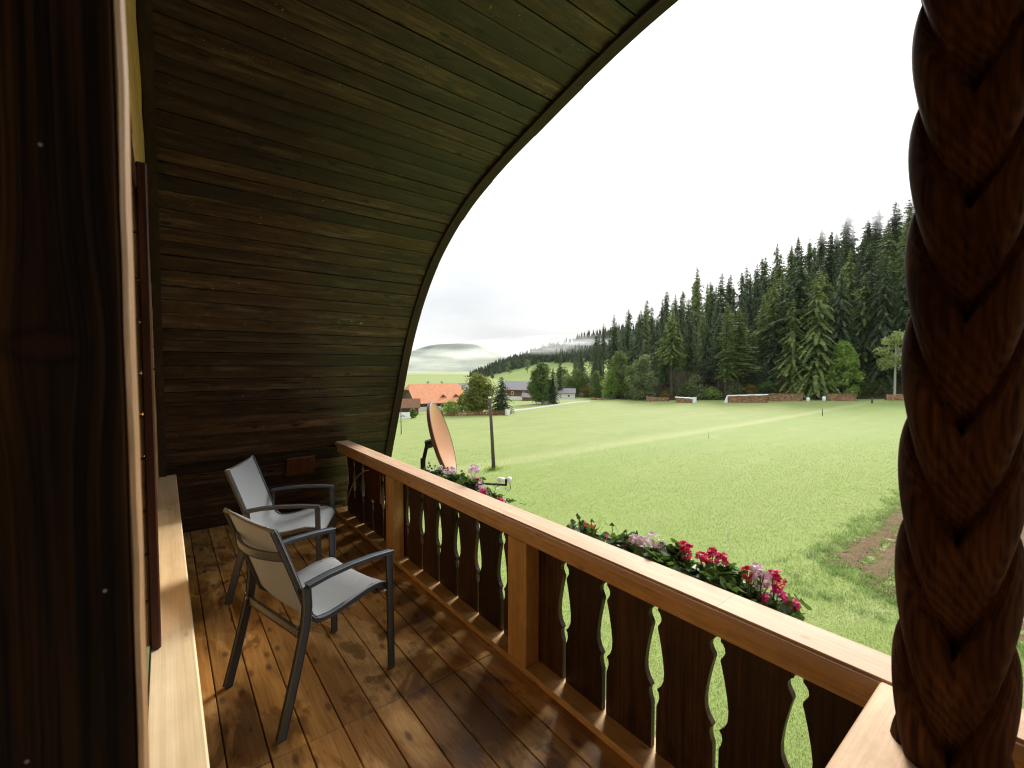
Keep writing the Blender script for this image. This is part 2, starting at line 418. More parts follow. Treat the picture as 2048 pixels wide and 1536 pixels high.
def floor_mat():
    """brown glazed deck: worn pale along the middle, damp and dark in between"""
    T = NT('glazed_deck')
    tc = T.n('ShaderNodeTexCoord'); oi = T.n('ShaderNodeObjectInfo'); ge = T.n('ShaderNodeNewGeometry')
    off = T.n('ShaderNodeVectorMath', {'operation': 'SCALE'}, _0=(13.3, 71.7, 53.1)); T.t.links.new(oi.outputs['Random'], off.inputs['Scale'])
    add = T.n('ShaderNodeVectorMath', {'operation': 'ADD'}); T.t.links.new(tc.outputs['Object'], add.inputs[0]); T.t.links.new(off.outputs[0], add.inputs[1])
    p = add.outputs[0]; w = ge.outputs['Position']
    vk = T.n('ShaderNodeTexVoronoi', {'feature': 'F1', 'voronoi_dimensions': '2D'}, Scale=1.0)
    T.t.links.new(T.mapping(p, (6.0, 2.6, 6.0)), vk.inputs['Vector'])
    knot = T.ramp(vk.outputs['Distance'], [(0.0, 1.0), (0.06, 0.8), (0.11, 0.1), (0.3, 0.0)])
    bend = T.math('MULTIPLY', T.ramp(vk.outputs['Distance'], [(0.0, 1.0), (0.5, 0.0)]), 0.9)
    gv = T.n('ShaderNodeVectorMath', {'operation': 'ADD'}); T.t.links.new(T.mapping(p, (26, 1.1, 26)), gv.inputs[0])
    cb = T.n('ShaderNodeCombineXYZ', X=bend, Y=0.0, Z=0.0); T.t.links.new(cb.outputs[0], gv.inputs[1])
    g1 = T.noise(gv.outputs[0], 1.0, 6, 0.6, 0.8)
    g2 = T.noise(T.mapping(p, (130, 3.0, 130)), 1.0, 3)
    g = T.math('ADD', T.math('MULTIPLY', g1, 0.65), T.math('MULTIPLY', g2, 0.35))
    base = T.ramp(g, [(0.3, (0.130, 0.056, 0.011)), (0.7, (0.38, 0.190, 0.045))])
    pale = T.ramp(g, [(0.3, (0.32, 0.165, 0.045)), (0.7, (0.60, 0.365, 0.135))])
    # worn patches with a shape of their own
    n1 = T.noise(T.mapping(w, (1.9, 0.85, 1), (3.1, 0.4, 0)), 1.0, 5, 0.62, 0.7)
    patch = T.ramp(n1, [(0.47, 0.0), (0.535, 1.0)])
    n2 = T.noise(T.mapping(w, (9, 3.5, 1)), 1.0, 5, 0.7, 0.6)
    patch = T.math('MULTIPLY', patch, T.ramp(n2, [(0.36, 0.15), (0.52, 1.0)]))
    col = T.mix(patch, base, pale)
    # damp blotches
    n3 = T.noise(T.mapping(w, (2.4, 1.4, 1), (8.7, 2.2, 0)), 1.0, 5, 0.65, 1.0)
    wet = T.ramp(n3, [(0.52, 0.0), (0.58, 1.0)])
    col = T.mix(T.math('MULTIPLY', wet, 0.6), col, (0.055, 0.022, 0.007))
    col = T.mix(T.math('MULTIPLY', knot, 0.75), col, (0.035, 0.014, 0.005))
    tone = T.math('MULTIPLY_ADD', oi.outputs['Random'], 0.4, 0.8)
    tn = T.n('ShaderNodeCombineXYZ', X=tone, Y=tone, Z=tone)
    col = T.mix(1.0, col, tn.outputs[0], 'MULTIPLY')
    rg = T.math('SUBTRACT', T.math('MULTIPLY_ADD', n2, 0.25, 0.34), T.math('MULTIPLY', wet, 0.16))
    T.surf(col, rg, g, 0.35, 0.003, spec=0.42)
    return T.m
M['floor'] = floor_mat()

def carved_mat():
    """turned and carved softwood: the growth rings show as lines round every carved swelling"""
    T = NT('carved_column_wood'); tc = T.n('ShaderNodeTexCoord'); p = tc.outputs['Object']
    q = T.mapping(p, (1, 1, 0.02), (-1.322, -0.175, 0))
    wob = T.noise(T.mapping(p, (3, 3, 0.8)), 1.0, 3); r = T.n('ShaderNodeVectorMath', {'operation': 'LENGTH'}, _0=q).outputs['Value']
    r = T.math('ADD', r, T.math('MULTIPLY', wob, 0.02))
    ring = T.math('MULTIPLY_ADD', T.math('SINE', T.math('MULTIPLY', T.math('ADD', r, T.math('MULTIPLY', T.noise(q, 30.0, 2), 0.006)), 2 * pi / 0.0040)), 0.5, 0.5)
    fib = T.noise(T.mapping(p, (90, 90, 4)), 1.0, 4); bl = T.noise(T.mapping(p, (9, 9, 5)), 1.0, 4, 0.65)
    k = T.math('ADD', T.math('MULTIPLY', ring, 0.16), T.math('MULTIPLY', fib, 0.84))
    col = T.ramp(k, [(0.28, (0.020, 0.0080, 0.0035)), (0.72, (0.120, 0.050, 0.020))])
    col = T.mix(T.ramp(bl, [(0.4, 0.0), (0.68, 0.75)]), col, (0.022, 0.009, 0.005))
    T.surf(col, 0.8, k, 0.3, 0.002, spec=0.06); return T.m
M['carved'] = carved_mat()

def jamb_mat(kx, kz):
    """dark glazed spruce: vertical grain flowing round one large knot"""
    T = NT('dark_knotty_post'); tc = T.n('ShaderNodeTexCoord'); p = tc.outputs['Object']; sp = T.n('ShaderNodeSeparateXYZ', _0=p)
    dx = T.math('MULTIPLY', T.math('SUBTRACT', sp.outputs[0], kx), 1 / 0.023); dz = T.math('MULTIPLY', T.math('SUBTRACT', sp.outputs[2], kz), 1 / 0.0125)
    d = T.math('SQRT', T.math('ADD', T.math('MULTIPLY', dx, dx), T.math('MULTIPLY', dz, dz)))
    knot = T.ramp(T.math('MULTIPLY', d, 0.25), [(0.0, 0.9), (0.20, 0.6), (0.34, 0.0)])
    dz2 = T.math('MULTIPLY', dz, 0.14); fall = T.math('POWER', 2.718, T.math('MULTIPLY', T.math('ADD', T.math('MULTIPLY', dx, T.math('MULTIPLY', dx, 0.25)), T.math('MULTIPLY', dz2, dz2)), -1.0))
    shift = T.math('MULTIPLY', T.math('MULTIPLY', dx, fall), 0.9)
    x = T.math('ADD', T.math('MULTIPLY', sp.outputs[0], 105.0), T.math('MULTIPLY', shift, -1.2))
    v = T.n('ShaderNodeCombineXYZ', X=x, Y=T.math('MULTIPLY', sp.outputs[1], 40.0), Z=T.math('MULTIPLY', sp.outputs[2], 1.3))
    g1 = T.noise(v.outputs[0], 1.0, 5, 0.6, 0.3)
    g2 = T.noise(T.mapping(p, (14, 8, 1.6)), 1.0, 4, 0.6)
    col = T.ramp(g1, [(0.38, (0.0045, 0.0018, 0.0008)), (0.68, (0.100, 0.038, 0.011))])
    col = T.mix(T.ramp(g2, [(0.35, 0.88), (0.68, 0.0)]), col, (0.006, 0.0026, 0.0012))
    col = T.mix(knot, col, (0.040, 0.013, 0.005))
    col = T.mix(T.ramp(T.math('MULTIPLY', d, 0.25), [(0.18, 0.0), (0.28, 0.6), (0.44, 0.0)]), col, (0.004, 0.002, 0.001))
    T.surf(col, 0.55, g1, 0.5, 0.003, spec=0.2); return T.m
_r = ray(92, 692); _t = 0.599 / _r.y
M['jamb'] = jamb_mat(_r.x * _t + 0.2315, H + _r.z * _t - 1.80)

def fabric_mat():
    T = NT('grey_sling_mesh'); tc = T.n('ShaderNodeTexCoord')
    a = T.n('ShaderNodeTexWave', {'wave_type': 'BANDS', 'bands_direction': 'Y'}, Scale=95.0, Distortion=0.6)
    b = T.n('ShaderNodeTexWave', {'wave_type': 'BANDS', 'bands_direction': 'X'}, Scale=95.0, Distortion=0.6)
    for q in (a, b): T.t.links.new(tc.outputs['UV'], q.inputs['Vector'])
    wv = T.math('MULTIPLY', a.outputs[1], b.outputs[1])
    nz = T.noise(tc.outputs['Object'], 140, 4, 0.7)
    k = T.math('ADD', T.math('MULTIPLY', wv, 0.5), T.math('MULTIPLY', nz, 0.5))
    col = T.ramp(k, [(0.2, (0.20, 0.212, 0.222)), (0.7, (0.44, 0.462, 0.478))])
    d = T.n('ShaderNodeBsdfPrincipled', Roughness=0.75); T.t.links.new(col, d.inputs['Base Color']); d.inputs['Specular IOR Level'].default_value = 0.2
    bp = T.n('ShaderNodeBump', Strength=0.3, Distance=0.001); T.t.links.new(k, bp.inputs['Height']); T.t.links.new(bp.outputs[0], d.inputs['Normal'])
    tr = T.n('ShaderNodeBsdfTranslucent', Color=(0.5, 0.47, 0.42, 1))
    mx = T.n('ShaderNodeMixShader', _0=0.25); T.t.links.new(d.outputs[0], mx.inputs[1]); T.t.links.new(tr.outputs[0], mx.inputs[2])
    T.t.links.new(mx.outputs[0], T.out.inputs[0]); return T.m
M['fabric'] = fabric_mat()

def meadow_mat():
    T = NT('meadow_turf'); ge = T.n('ShaderNodeNewGeometry'); w = ge.outputs['Position']
    sx = T.n('ShaderNodeSeparateXYZ', _0=w)
    n1 = T.noise(T.mapping(w, (1, 1, 0.2)), 0.35, 5, 0.6)
    n2 = T.noise(T.mapping(w, (1, 1, 0.2)), 3.0, 5, 0.7)
    n3 = T.noise(T.mapping(w, (1, 1, 0.2)), 24.0, 4, 0.7)
    st = T.noise(T.mapping(w, (0.02, 0.55, 0.1)), 1.0, 4, 0.6)         # mowing swaths along x
    green = T.ramp(T.math('ADD', T.math('MULTIPLY', n2, 0.5), T.math('MULTIPLY', n3, 0.5)), [(0.3, (0.135, 0.190, 0.042)), (0.7, (0.220, 0.280, 0.078))])
    yellow = T.ramp(T.math('ADD', T.math('MULTIPLY', n1, 0.5), T.math('MULTIPLY', n2, 0.5)), [(0.3, (0.155, 0.195, 0.052)), (0.7, (0.220, 0.260, 0.085))])
    yw = T.math('ADD', sx.outputs[1], T.math('MULTIPLY', T.math('SUBTRACT', n1, 0.5), 1.6))
    up = T.ramp(T.math('MULTIPLY_ADD', yw, 0.01, 0.0), [(0.262, 0.0), (0.272, 1.0)])
    col = T.mix(up, green, yellow)
    big = T.noise(T.mapping(w, (0.03, 0.09, 0.05)), 1.0, 4, 0.6, 0.5)
    col = T.mix(T.math('MULTIPLY', T.ramp(big, [(0.4, 0.0), (0.65, 1.0)]), 0.55), col, (0.17, 0.22, 0.075))
    dry = T.noise(T.mapping(w, (0.25, 0.5, 0.2)), 1.0, 5, 0.7)
    col = T.mix(T.math('MULTIPLY', T.ramp(dry, [(0.52, 0.0), (0.68, 1.0)]), 0.5), col, (0.25, 0.27, 0.115))
    track = T.ramp(T.math('MULTIPLY', yw, 0.01), [(0.260, 0.0), (0.268, 1.0), (0.279, 1.0), (0.294, 0.0)])
    col = T.mix(T.math('MULTIPLY', track, 0.55), col, (0.29, 0.31, 0.14))
    col = T.mix(T.math('MULTIPLY', T.ramp(st, [(0.4, 0.0), (0.65, 1.0)]), 0.28), col, (0.22, 0.27, 0.085))
    T.surf(col, 0.85, T.math('ADD', n3, T.math('MULTIPLY', n2, 0.6)), 0.4, 0.03, spec=0.15)
    return T.m
M['meadow'] = meadow_mat()

def hill_mat(name, c1, c2, dark, scale, thr):
    T = NT(name); ge = T.n('ShaderNodeNewGeometry'); w = ge.outputs['Position']
    n1 = T.noise(w, scale, 5, 0.6); n2 = T.noise(w, scale * 7, 4, 0.7)
    col = T.mix(n2, c1, c2)
    if dark is not None:
        col = T.mix(T.ramp(n1, [(thr, 0.0), (thr + 0.05, 1.0)]), col, dark)
    T.surf(col, 0.95, n2, 0.4, 0.5, spec=0.1); return T.m
M['pasture'] = hill_mat('hillside_pasture', (0.13, 0.18, 0.05), (0.21, 0.26, 0.08), None, 0.02, 0.6)
M['forestfloor'] = hill_mat('forest_floor', (0.018, 0.024, 0.010), (0.05, 0.045, 0.018), None, 0.15, 0.6)
M['mountain'] = hill_mat('far_mountain', (0.075, 0.10, 0.06), (0.11, 0.14, 0.075), (0.025, 0.042, 0.028), 0.008, 0.50)

def soil_mat():
    T = NT('tilled_soil'); ge = T.n('ShaderNodeNewGeometry'); w = ge.outputs['Position']
    n1 = T.noise(w, 2.0, 6, 0.7); n2 = T.noise(w, 16.0, 5, 0.75)
    col = T.ramp(T.math('ADD', T.math('MULTIPLY', n1, 0.4), T.math('MULTIPLY', n2, 0.6)), [(0.3, (0.075, 0.043, 0.024)), (0.7, (0.235, 0.155, 0.095))])
    T.surf(col, 0.95, n2, 0.9, 0.06, spec=0.1); return T.m
M['soil'] = soil_mat()

def orange_mat():
    T = NT('orange_roof_tiles'); ge = T.n('ShaderNodeTexCoord'); p = ge.outputs['Object']
    wv = T.n('ShaderNodeTexWave', {'wave_type': 'BANDS', 'bands_direction': 'Z'}, Scale=5.0); T.t.links.new(p, wv.inputs['Vector'])
    n1 = T.noise(p, 1.2, 5, 0.7)
    col = T.ramp(n1, [(0.3, (0.46, 0.185, 0.090)), (0.7, (0.58, 0.27, 0.145))])
    col = T.mix(T.math('MULTIPLY', wv.outputs[1], 0.18), col, (0.28, 0.08, 0.03))
    T.surf(col, 0.8, wv.outputs[1], 0.4, 0.05, spec=0.2); return T.m
M['orange'] = orange_mat()

def logs_mat():
    T = NT('split_log_ends'); ge = T.n('ShaderNodeNewGeometry')
    col = T.ramp(ge.outputs['Random Per Island'], [(0.0, (0.17, 0.085, 0.045)), (0.4, (0.46, 0.25, 0.125)), (1.0, (0.66, 0.43, 0.26))])
    T.surf(col, 0.9, None, spec=0.1); return T.m
M['logs'] = logs_mat()

# ------------------------------------------------------------------ the arched canopy (vault)
XW, XA = -0.06, 2.22         # house wall plane, free edge of the canopy
PROF = [(5.70, -0.20), (5.62, 0.0), (5.40, 0.46), (5.22, 0.87), (5.01, 1.33), (4.72, 1.95), (4.40, 2.43), (4.02, 2.82), (3.52, 3.14), (3.01, 3.335), (2.56, 3.455), (2.14, 3.56), (1.72, 3.65), (1.35, 3.70), (0.95, 3.725), (0.55, 3.725)]
PROF = PROF + [(1.5 - y, z) for y, z in reversed(PROF[:-1])]

def catmull(pts, n=12):
    out = []
    for i in range(len(pts) - 1):
        p0 = Vector(pts[max(i - 1, 0)]); p1 = Vector(pts[i]); p2 = Vector(pts[i + 1]); p3 = Vector(pts[min(i + 2, len(pts) - 1)])
        for k in range(n):
            t = k / n
            out.append(0.5 * ((2 * p1) + (p2 - p0) * t + (2 * p0 - 5 * p1 + 4 * p2 - p3) * t * t + (3 * p1 - p0 - 3 * p2 + p3) * t ** 3))
    out.append(Vector(pts[-1])); return out
CURVE = catmull(PROF)
SL = [0.0]
for a, b in zip(CURVE, CURVE[1:]): SL.append(SL[-1] + (b - a).length)
STOT = SL[-1]
def curve_at(s):
    s = max(0, min(STOT, s))
    for i in range(len(SL) - 1):
        if SL[i + 1] >= s:
            t = (s - SL[i]) / max(1e-9, SL[i + 1] - SL[i]); return CURVE[i].lerp(CURVE[i + 1], t)
    return CURVE[-1]
def wall_y(z):
    """far end of the canopy at height z"""
    best = CURVE[0]
    for p in CURVE[:len(CURVE) // 2]:
        if abs(p.y - z) < abs(best.y - z): best = p
    return best.x
def vault_z(y):
    best = None
    for p in CURVE:
        if best is None or abs(p.x - y) < abs(best.x - y): best = p
    return best.y

def cupped(lx, wy, th, cup):
    """board whose visible (lower, -z) face is slightly hollow across its width"""
    mb = MB(); n = 6; e = 0.0025
    prof = [(-0.5 + e / wy, 0.0)] + [(-0.5 + i / n, 0.0) for i in range(1, n)] + [(0.5 - e / wy, 0.0)]
    pts = []
    for f, _ in prof: pts.append((f * wy, th / 2 - cup * (1 - (2 * f) ** 2)))
    ring = [(-wy / 2, -th / 2), (-wy / 2, th / 2 - e)] + pts + [(wy / 2, th / 2 - e), (wy / 2, -th / 2)]
    k_ = len(ring)
    for x in (-lx / 2, lx / 2):
        for y_, z_ in ring: mb.v.append((x, y_, z_))
    for i in range(k_): mb.f.append((i, k_ + i, k_ + (i + 1) % k_, (i + 1) % k_))
    mb.f.append(tuple(range(k_))); mb.f.append(tuple(reversed(range(k_, 2 * k_))))
    return mb.mesh('board')
vault = empty('arched_canopy', (0, 0, 0))
tag(vault, 'dark weathered board canopy arching over the balcony down to its end', 'canopy')
s = 0.0; rv = random.Random(3); k = 0
while s < STOT - 0.05:
    w = rv.uniform(0.105, 0.155); e = min(STOT, s + w)
    a, b = curve_at(s), curve_at(e); mid = (a + b) / 2; d = (b - a); L = d.length
    ang = atan2(d.y, d.x)                      # in the y-z plane
    me = cupped(XA - XW - 0.045 - rv.uniform(0, 0.008), L - rv.uniform(0.005, 0.011), 0.022, rv.uniform(0.002, 0.008))
    o = link('board', me, M['vault'], vault)
    off = rv.uniform(-0.0022, 0.0022)
    nx, nz_ = -sin(ang), cos(ang)
    o.location = ((XW + XA) / 2 + 0.02, mid.x - nx * (0.011 + off), mid.y - nz_ * (0.011 + off))
    o.rotation_euler = (ang + radians(rv.uniform(-2.6, 1.0)), 0, radians(rv.uniform(-0.05, 0.05)))
    s = e; k += 1
# sheathing over the boards (keeps the daylight out) and the free-edge trim in bent lengths
def strip(name, mat, x0, x1, off0, off1, s0=0.0, s1=None, steps=90, parent=None):
    s1 = STOT if s1 is None else s1; mb = MB(); rows = []
    for i in range(steps + 1):
        q = s0 + (s1 - s0) * i / steps
        p = curve_at(q); p2 = curve_at(min(STOT, q + 0.02)); p1 = curve_at(max(0, q - 0.02)); t = (p2 - p1).normalized()
        n = Vector((t.y, -t.x))               # outward of the arch
        rows.append((p + n * off0, p + n * off1))
    for (a, b) in rows:
        mb.v += [(x0, a.x, a.y), (x1, a.x, a.y), (x1, b.x, b.y), (x0, b.x, b.y)]
    for i in range(steps):
        o = i * 4
        for j in range(4):
            mb.f.append((o + j, o + (j + 1) % 4, o + 4 + (j + 1) % 4, o + 4 + j))
    mb.f.append((3, 2, 1, 0)); o = steps * 4; mb.f.append((o, o + 1, o + 2, o + 3))
    return mb.build(name, mat, parent)
# outward of the arch is the side away from its middle
c_mid = curve_at(STOT * 0.5)
strip('sheathing', M['rim'], XW - 0.3, XA - 0.005, 0.030, 0.075, parent=vault)
strip('wall_trim', M['rim'], XW + 0.002, XW + 0.058, -0.035, 0.004, parent=vault)
q = 0.0
while q < STOT - 0.02:
    e = min(STOT, q + rv.uniform(0.50, 0.60))
    strip('edge_trim', M['rim'], XA - 0.030, XA + 0.016 + rv.uniform(0, 0.004), -0.018 + rv.uniform(-0.003, 0.003), 0.10 + rv.uniform(-0.006, 0.006), q, e - 0.002, 8, vault)
    q = e
strip('inner_bead', M['rim'], XA - 0.075, XA - 0.031, -0.022, 0.006, parent=vault)

# ------------------------------------------------------------------ balcony floor
fl = MB().box((0.86, 0.78, -0.13), (1.80, 9.70, 0.18)).build('balcony_floor', M['baluster'])
tag(fl, 'stained brown deck of the balcony', None, None, 'structure')
del fl['label']
seams = [-0.05, 0.018, 0.172, 0.327, 0.473, 0.630, 0.785, 0.932, 1.085, 1.240, 1.392, 1.545, 1.70]
ycut = [-4.05, 2.11, 5.63]
rf = random.Random(5)
for x0, x1 in zip(seams, seams[1:]):
    for y0, y1 in zip(ycut, ycut[1:]):
        me = rbox(x1 - x0 - rf.uniform(0.004, 0.007), y1 - y0 - 0.003, 0.034, 0.003, 'floor_board')
        o = link('floor_board', me, M['floor'], fl)
        o.location = ((x0 + x1) / 2, (y0 + y1) / 2, -0.017 - rf.uniform(0, 0.002))

# ------------------------------------------------------------------ house wall, ledge, window, jamb
wall = empty('house_wall', (0, 0, 0)); tag(wall, 'pale timber house wall with open joints beside the balcony', 'wall')
def z_of_y(y): return vault_z(y) - 0.012
rw = random.Random(11)
z = 0.675
ND0, ND1 = -0.9, 0.68            # door recess
def add_plank(y0, y1, z0, z1):
    if y1 - y0 < 0.05: return
    me = rbox(0.04, y1 - y0, z1 - z0, 0.006, 'plank')
    o = link('plank', me, M['pale'], wall); o.location = (XW - 0.02 - rw.uniform(0, 0.002), (y0 + y1) / 2, (z0 + z1) / 2)
while z < 3.7:
    h = rw.uniform(0.15, 0.20); z1 = min(z + h, 3.715)
    yy = wall_y(min(z1, 3.70)) - 0.01 if z1 < 3.70 else 1.0
    lo = 1.5 - yy
    if yy - lo > 0.1:
        if z < 2.60:
            add_plank(2.06 if z < 2.38 else ND1, yy, z + 0.006, z1)
            add_plank(lo, ND0, z + 0.006, z1)
        else:
            add_plank(lo, yy, z + 0.006, z1)
    z = z1
# lower, thicker part of the wall with its ledge
for y0, y1 in ((ND1, 5.33), (-3.8, ND0)):
    zz = 0.0
    while zz < 0.60:
        me = rbox(0.06, y1 - y0, 0.154, 0.005, 'plank'); o = link('plank', me, M['pale'], wall); o.location = (0.018, (y0 + y1) / 2, zz + 0.079); zz += 0.159
    me = rbox(0.135, y1 - y0, 0.036, 0.006, 'ledge'); o = link('ledge', me, M['ledge'], wall); o.location = (0.002, (y0 + y1) / 2, 0.654)
MB().box((XW - 0.16, 0.75, 1.85), (0.2, 9.6, 3.6)).build('backing', M['baluster'], wall).location = (-0.45, 0, 0)
# window with dark casing
win = empty('window', (0, 0, 0)); tag(win, 'wooden window in dark red brown casing above the pale ledge', 'window')
link('side_board', rbox(0.03, 0.30, 1.74, 0.004, 'side_board'), M['casing'], win, loc=(-0.080, 0.80, 0.674 + 0.87))
for y, xx in ((2.085, -0.046), (0.998, -0.076)):
    link('casing', rbox(0.030, 0.09, 1.74, 0.004, 'casing'), M['casing'], win, loc=(xx, y, 0.674 + 0.87))
link('casing_head', rbox(0.030, 1.01, 0.06, 0.004, 'casing_head'), M['casing'], win, loc=(-0.074, 1.535, 2.35))
link('pane', rbox(0.01, 0.46, 1.45, 0.002, 'pane'), M['glass'], win, loc=(-0.115, 1.28, 1.52))
link('pane', rbox(0.01, 0.46, 1.45, 0.002, 'pane'), M['glass'], win, loc=(-0.115, 1.80, 1.52))
link('mullion', rbox(0.05, 0.06, 1.55, 0.004, 'mullion'), M['casing'], win, loc=(-0.10, 1.515, 1.52))
# the dark door post close to the camera
jamb = empty('door_post', (0, 0, 0)); tag(jamb, 'wide dark knotty door post with a pale edge coloured as daylit beside the ledge', 'post')
link('post_board', rbox(0.40, 0.036, 3.60, 0.003, 'post_board'), M['jamb'], jamb, loc=(-0.2315, 0.617, 1.80))
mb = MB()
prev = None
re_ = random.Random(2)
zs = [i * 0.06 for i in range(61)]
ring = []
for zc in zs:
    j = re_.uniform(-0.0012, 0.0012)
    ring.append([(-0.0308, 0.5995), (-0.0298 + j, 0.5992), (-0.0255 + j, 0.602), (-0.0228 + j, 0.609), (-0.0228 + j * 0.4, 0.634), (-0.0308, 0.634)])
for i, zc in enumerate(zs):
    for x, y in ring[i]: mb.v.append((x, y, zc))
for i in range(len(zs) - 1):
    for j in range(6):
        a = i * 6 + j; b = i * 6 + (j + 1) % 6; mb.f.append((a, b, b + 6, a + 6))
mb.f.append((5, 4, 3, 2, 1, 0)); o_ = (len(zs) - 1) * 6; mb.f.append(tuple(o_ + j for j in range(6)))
mb.build('daylit_edge', M['jambedge'], jamb)  # edge strip with the daylight painted in as lighter wood
for zc, xx in ((1.905, -0.085), (1.475, -0.052), (1.20, -0.075), (1.33, -0.11)):
    m2 = MB().tube([(xx, 0.602, zc), (xx, 0.5985, zc)], 0.0016, 7); m2.build('nail', M['metal'], jamb)
door = empty('balcony_door', (-0.5, -0.11, 0)); tag(door, 'dark plank door in the recess behind the door post', 'door')
for i in range(8):
    link('plank', rbox(0.04, 0.185, 2.5, 0.004, 'plank'), M['baluster'], door, loc=(0, -0.66 + i * 0.19, 1.25))
link('head_board', rbox(0.40, 1.5, 0.05, 0.004, 'head_board'), M['jamb'], door, loc=(0.22, 0, 2.58))
link('handle', MB().tube([(0.03, 0.5, 1.05), (0.08, 0.5, 1.05), (0.08, 0.38, 1.05)], 0.01, 8).mesh('handle'), M['metal'], door, True)
# lower storey of the house, down to the meadow
low = MB()
low.box((-4.2, 0.75, -3.2), (8.1, 9.9, 6.0))
lo = low.build('lower_storey', M['plaster']); tag(lo, 'white plastered lower storey carrying the balcony', 'house wall')

# ------------------------------------------------------------------ balustrade
bal = empty('balustrade', (1.58, 0, 0)); tag(bal, 'balcony balustrade with fresh larch handrail and dark scalloped boards', 'balustrade')
YE = 5.215; YS = -3.75
def bpart(name, me, mat, x, y, z, rz=0.0, par=bal, sub=(1.58, 0, 0)):
    o = link(name, me, mat, par); o.location = (x - sub[0], y - sub[1], z - sub[2]); o.rotation_euler = (0, 0, rz); return o
CT = 0.852
for y0, y1 in ((0.7754, YE), (YS, 0.7746)):
    bpart('handrail', bar_y(0.158, y1 - y0, 0.046, 0.010, 'handrail'), M['cap'], 1.592, (y0 + y1) / 2, CT - 0.023)
bpart('top_beam', rbox(0.094, YE - YS, 0.070, 0.004, 'top_beam'), M['larch'], 1.583, (YE + YS) / 2, CT - 0.0815)
bpart('bottom_rail', rbox(0.175, 5.37 - YS, 0.036, 0.004, 'bottom_rail'), M['larch'], 1.617, (5.37 + YS) / 2, 0.019)
post_me = rbox(0.098, 0.163, 0.698, 0.004, 'post')
for y in (5.36 - 0.0, 3.712, 1.923, 0.09, -1.75, -3.6):
    if y > 5: continue
    bpart('post', post_me, M['larch_z'], 1.581, y, 0.0375 + 0.349)
# scalloped boards: half-gap against height (0 top ... 1 bottom)
GAP = [(0, .0095), (.145, .0095), (.158, .020), (.175, .026), (.195, .027), (.21, .023), (.235, .0115), (.25, .010), (.28, .016), (.34, .026), (.42, .037), (.49, .043), (.545, .041), (.585, .029), (.612, .0125), (.622, .011),
       (.63, .019), (.66, .022), (.69, .017), (.715, .0095), (.73, .0085), (1.0, .0085)]
def baluster_mesh(P=0.2735, z0=0.039, z1=0.770, th=0.026):
    mb = MB(); L, R = [], []
    for t, g in GAP:
        g += 0.0035
        zc = z1 + (z0 - z1) * t
        L.append((-P / 2 + g, zc)); R.append((P / 2 - g, zc))
    n = len(L)
    for sgn in (-1, 1):
        for (x, zc) in L: mb.v.append((sgn * th / 2, x, zc))
        for (x, zc) in R: mb.v.append((sgn * th / 2, x, zc))
    for i in range(n - 1):
        mb.f.append((i, i + 1, n + i + 1, n + i))
        q = 2 * n
        mb.f.append((q + i, q + n + i, q + n + i + 1, q + i + 1))
        mb.f.append((i, q + i, q + i + 1, i + 1))
        mb.f.append((n + i, n + i + 1, q + n + i + 1, q + n + i))
    q = 2 * n
    mb.f.append((0, n, q + n, q)); mb.f.append((n - 1, q + n - 1, q + 2 * n - 1, 2 * n - 1))
    return mb.mesh('baluster')
bme = baluster_mesh()
y = 0.552 + 0.2735 / 2
ys = []
while y < 5.3: ys.append(y); y += 0.2735
y = 0.552 - 0.2735 / 2
while y > -3.7: ys.append(y); y -= 0.2735
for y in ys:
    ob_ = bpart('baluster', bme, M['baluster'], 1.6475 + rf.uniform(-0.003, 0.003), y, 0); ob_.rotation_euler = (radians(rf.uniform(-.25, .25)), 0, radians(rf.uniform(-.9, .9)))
# divider rail by the carved column
div = empty('divider_rail', (1.0, 0.235, 0)); tag(div, 'short larch divider rail running from the handrail to the carved column', 'railing')
bpart('handrail', rbox(1.02, 0.156, 0.042, 0.005, 'handrail'), M['larch_x'], 1.000, 0.235, CT - 0.021, par=div, sub=(1.0, 0.235, 0))
bpart('top_beam', rbox(1.02, 0.098, 0.074, 0.004, 'top_beam'), M['larch_x'], 1.005, 0.235, CT - 0.0795, par=div, sub=(1.0, 0.235, 0))
bpart('bottom_rail', rbox(1.02, 0.12, 0.036, 0.004, 'bottom_rail'), M['larch_x'], 1.005, 0.235, 0.0195, par=div, sub=(1.0, 0.235, 0))
bpart('end_post', rbox(0.10, 0.10, 0.695, 0.004, 'end_post'), M['larch_z'], 0.545, 0.235, 0.0385 + 0.3475, par=div, sub=(1.0, 0.235, 0))
for x in (0.74, 1.0, 1.4):
    bpart('baluster', bme, M['baluster'], x, 0.2685, 0, pi / 2, div, (1.0, 0.235, 0))

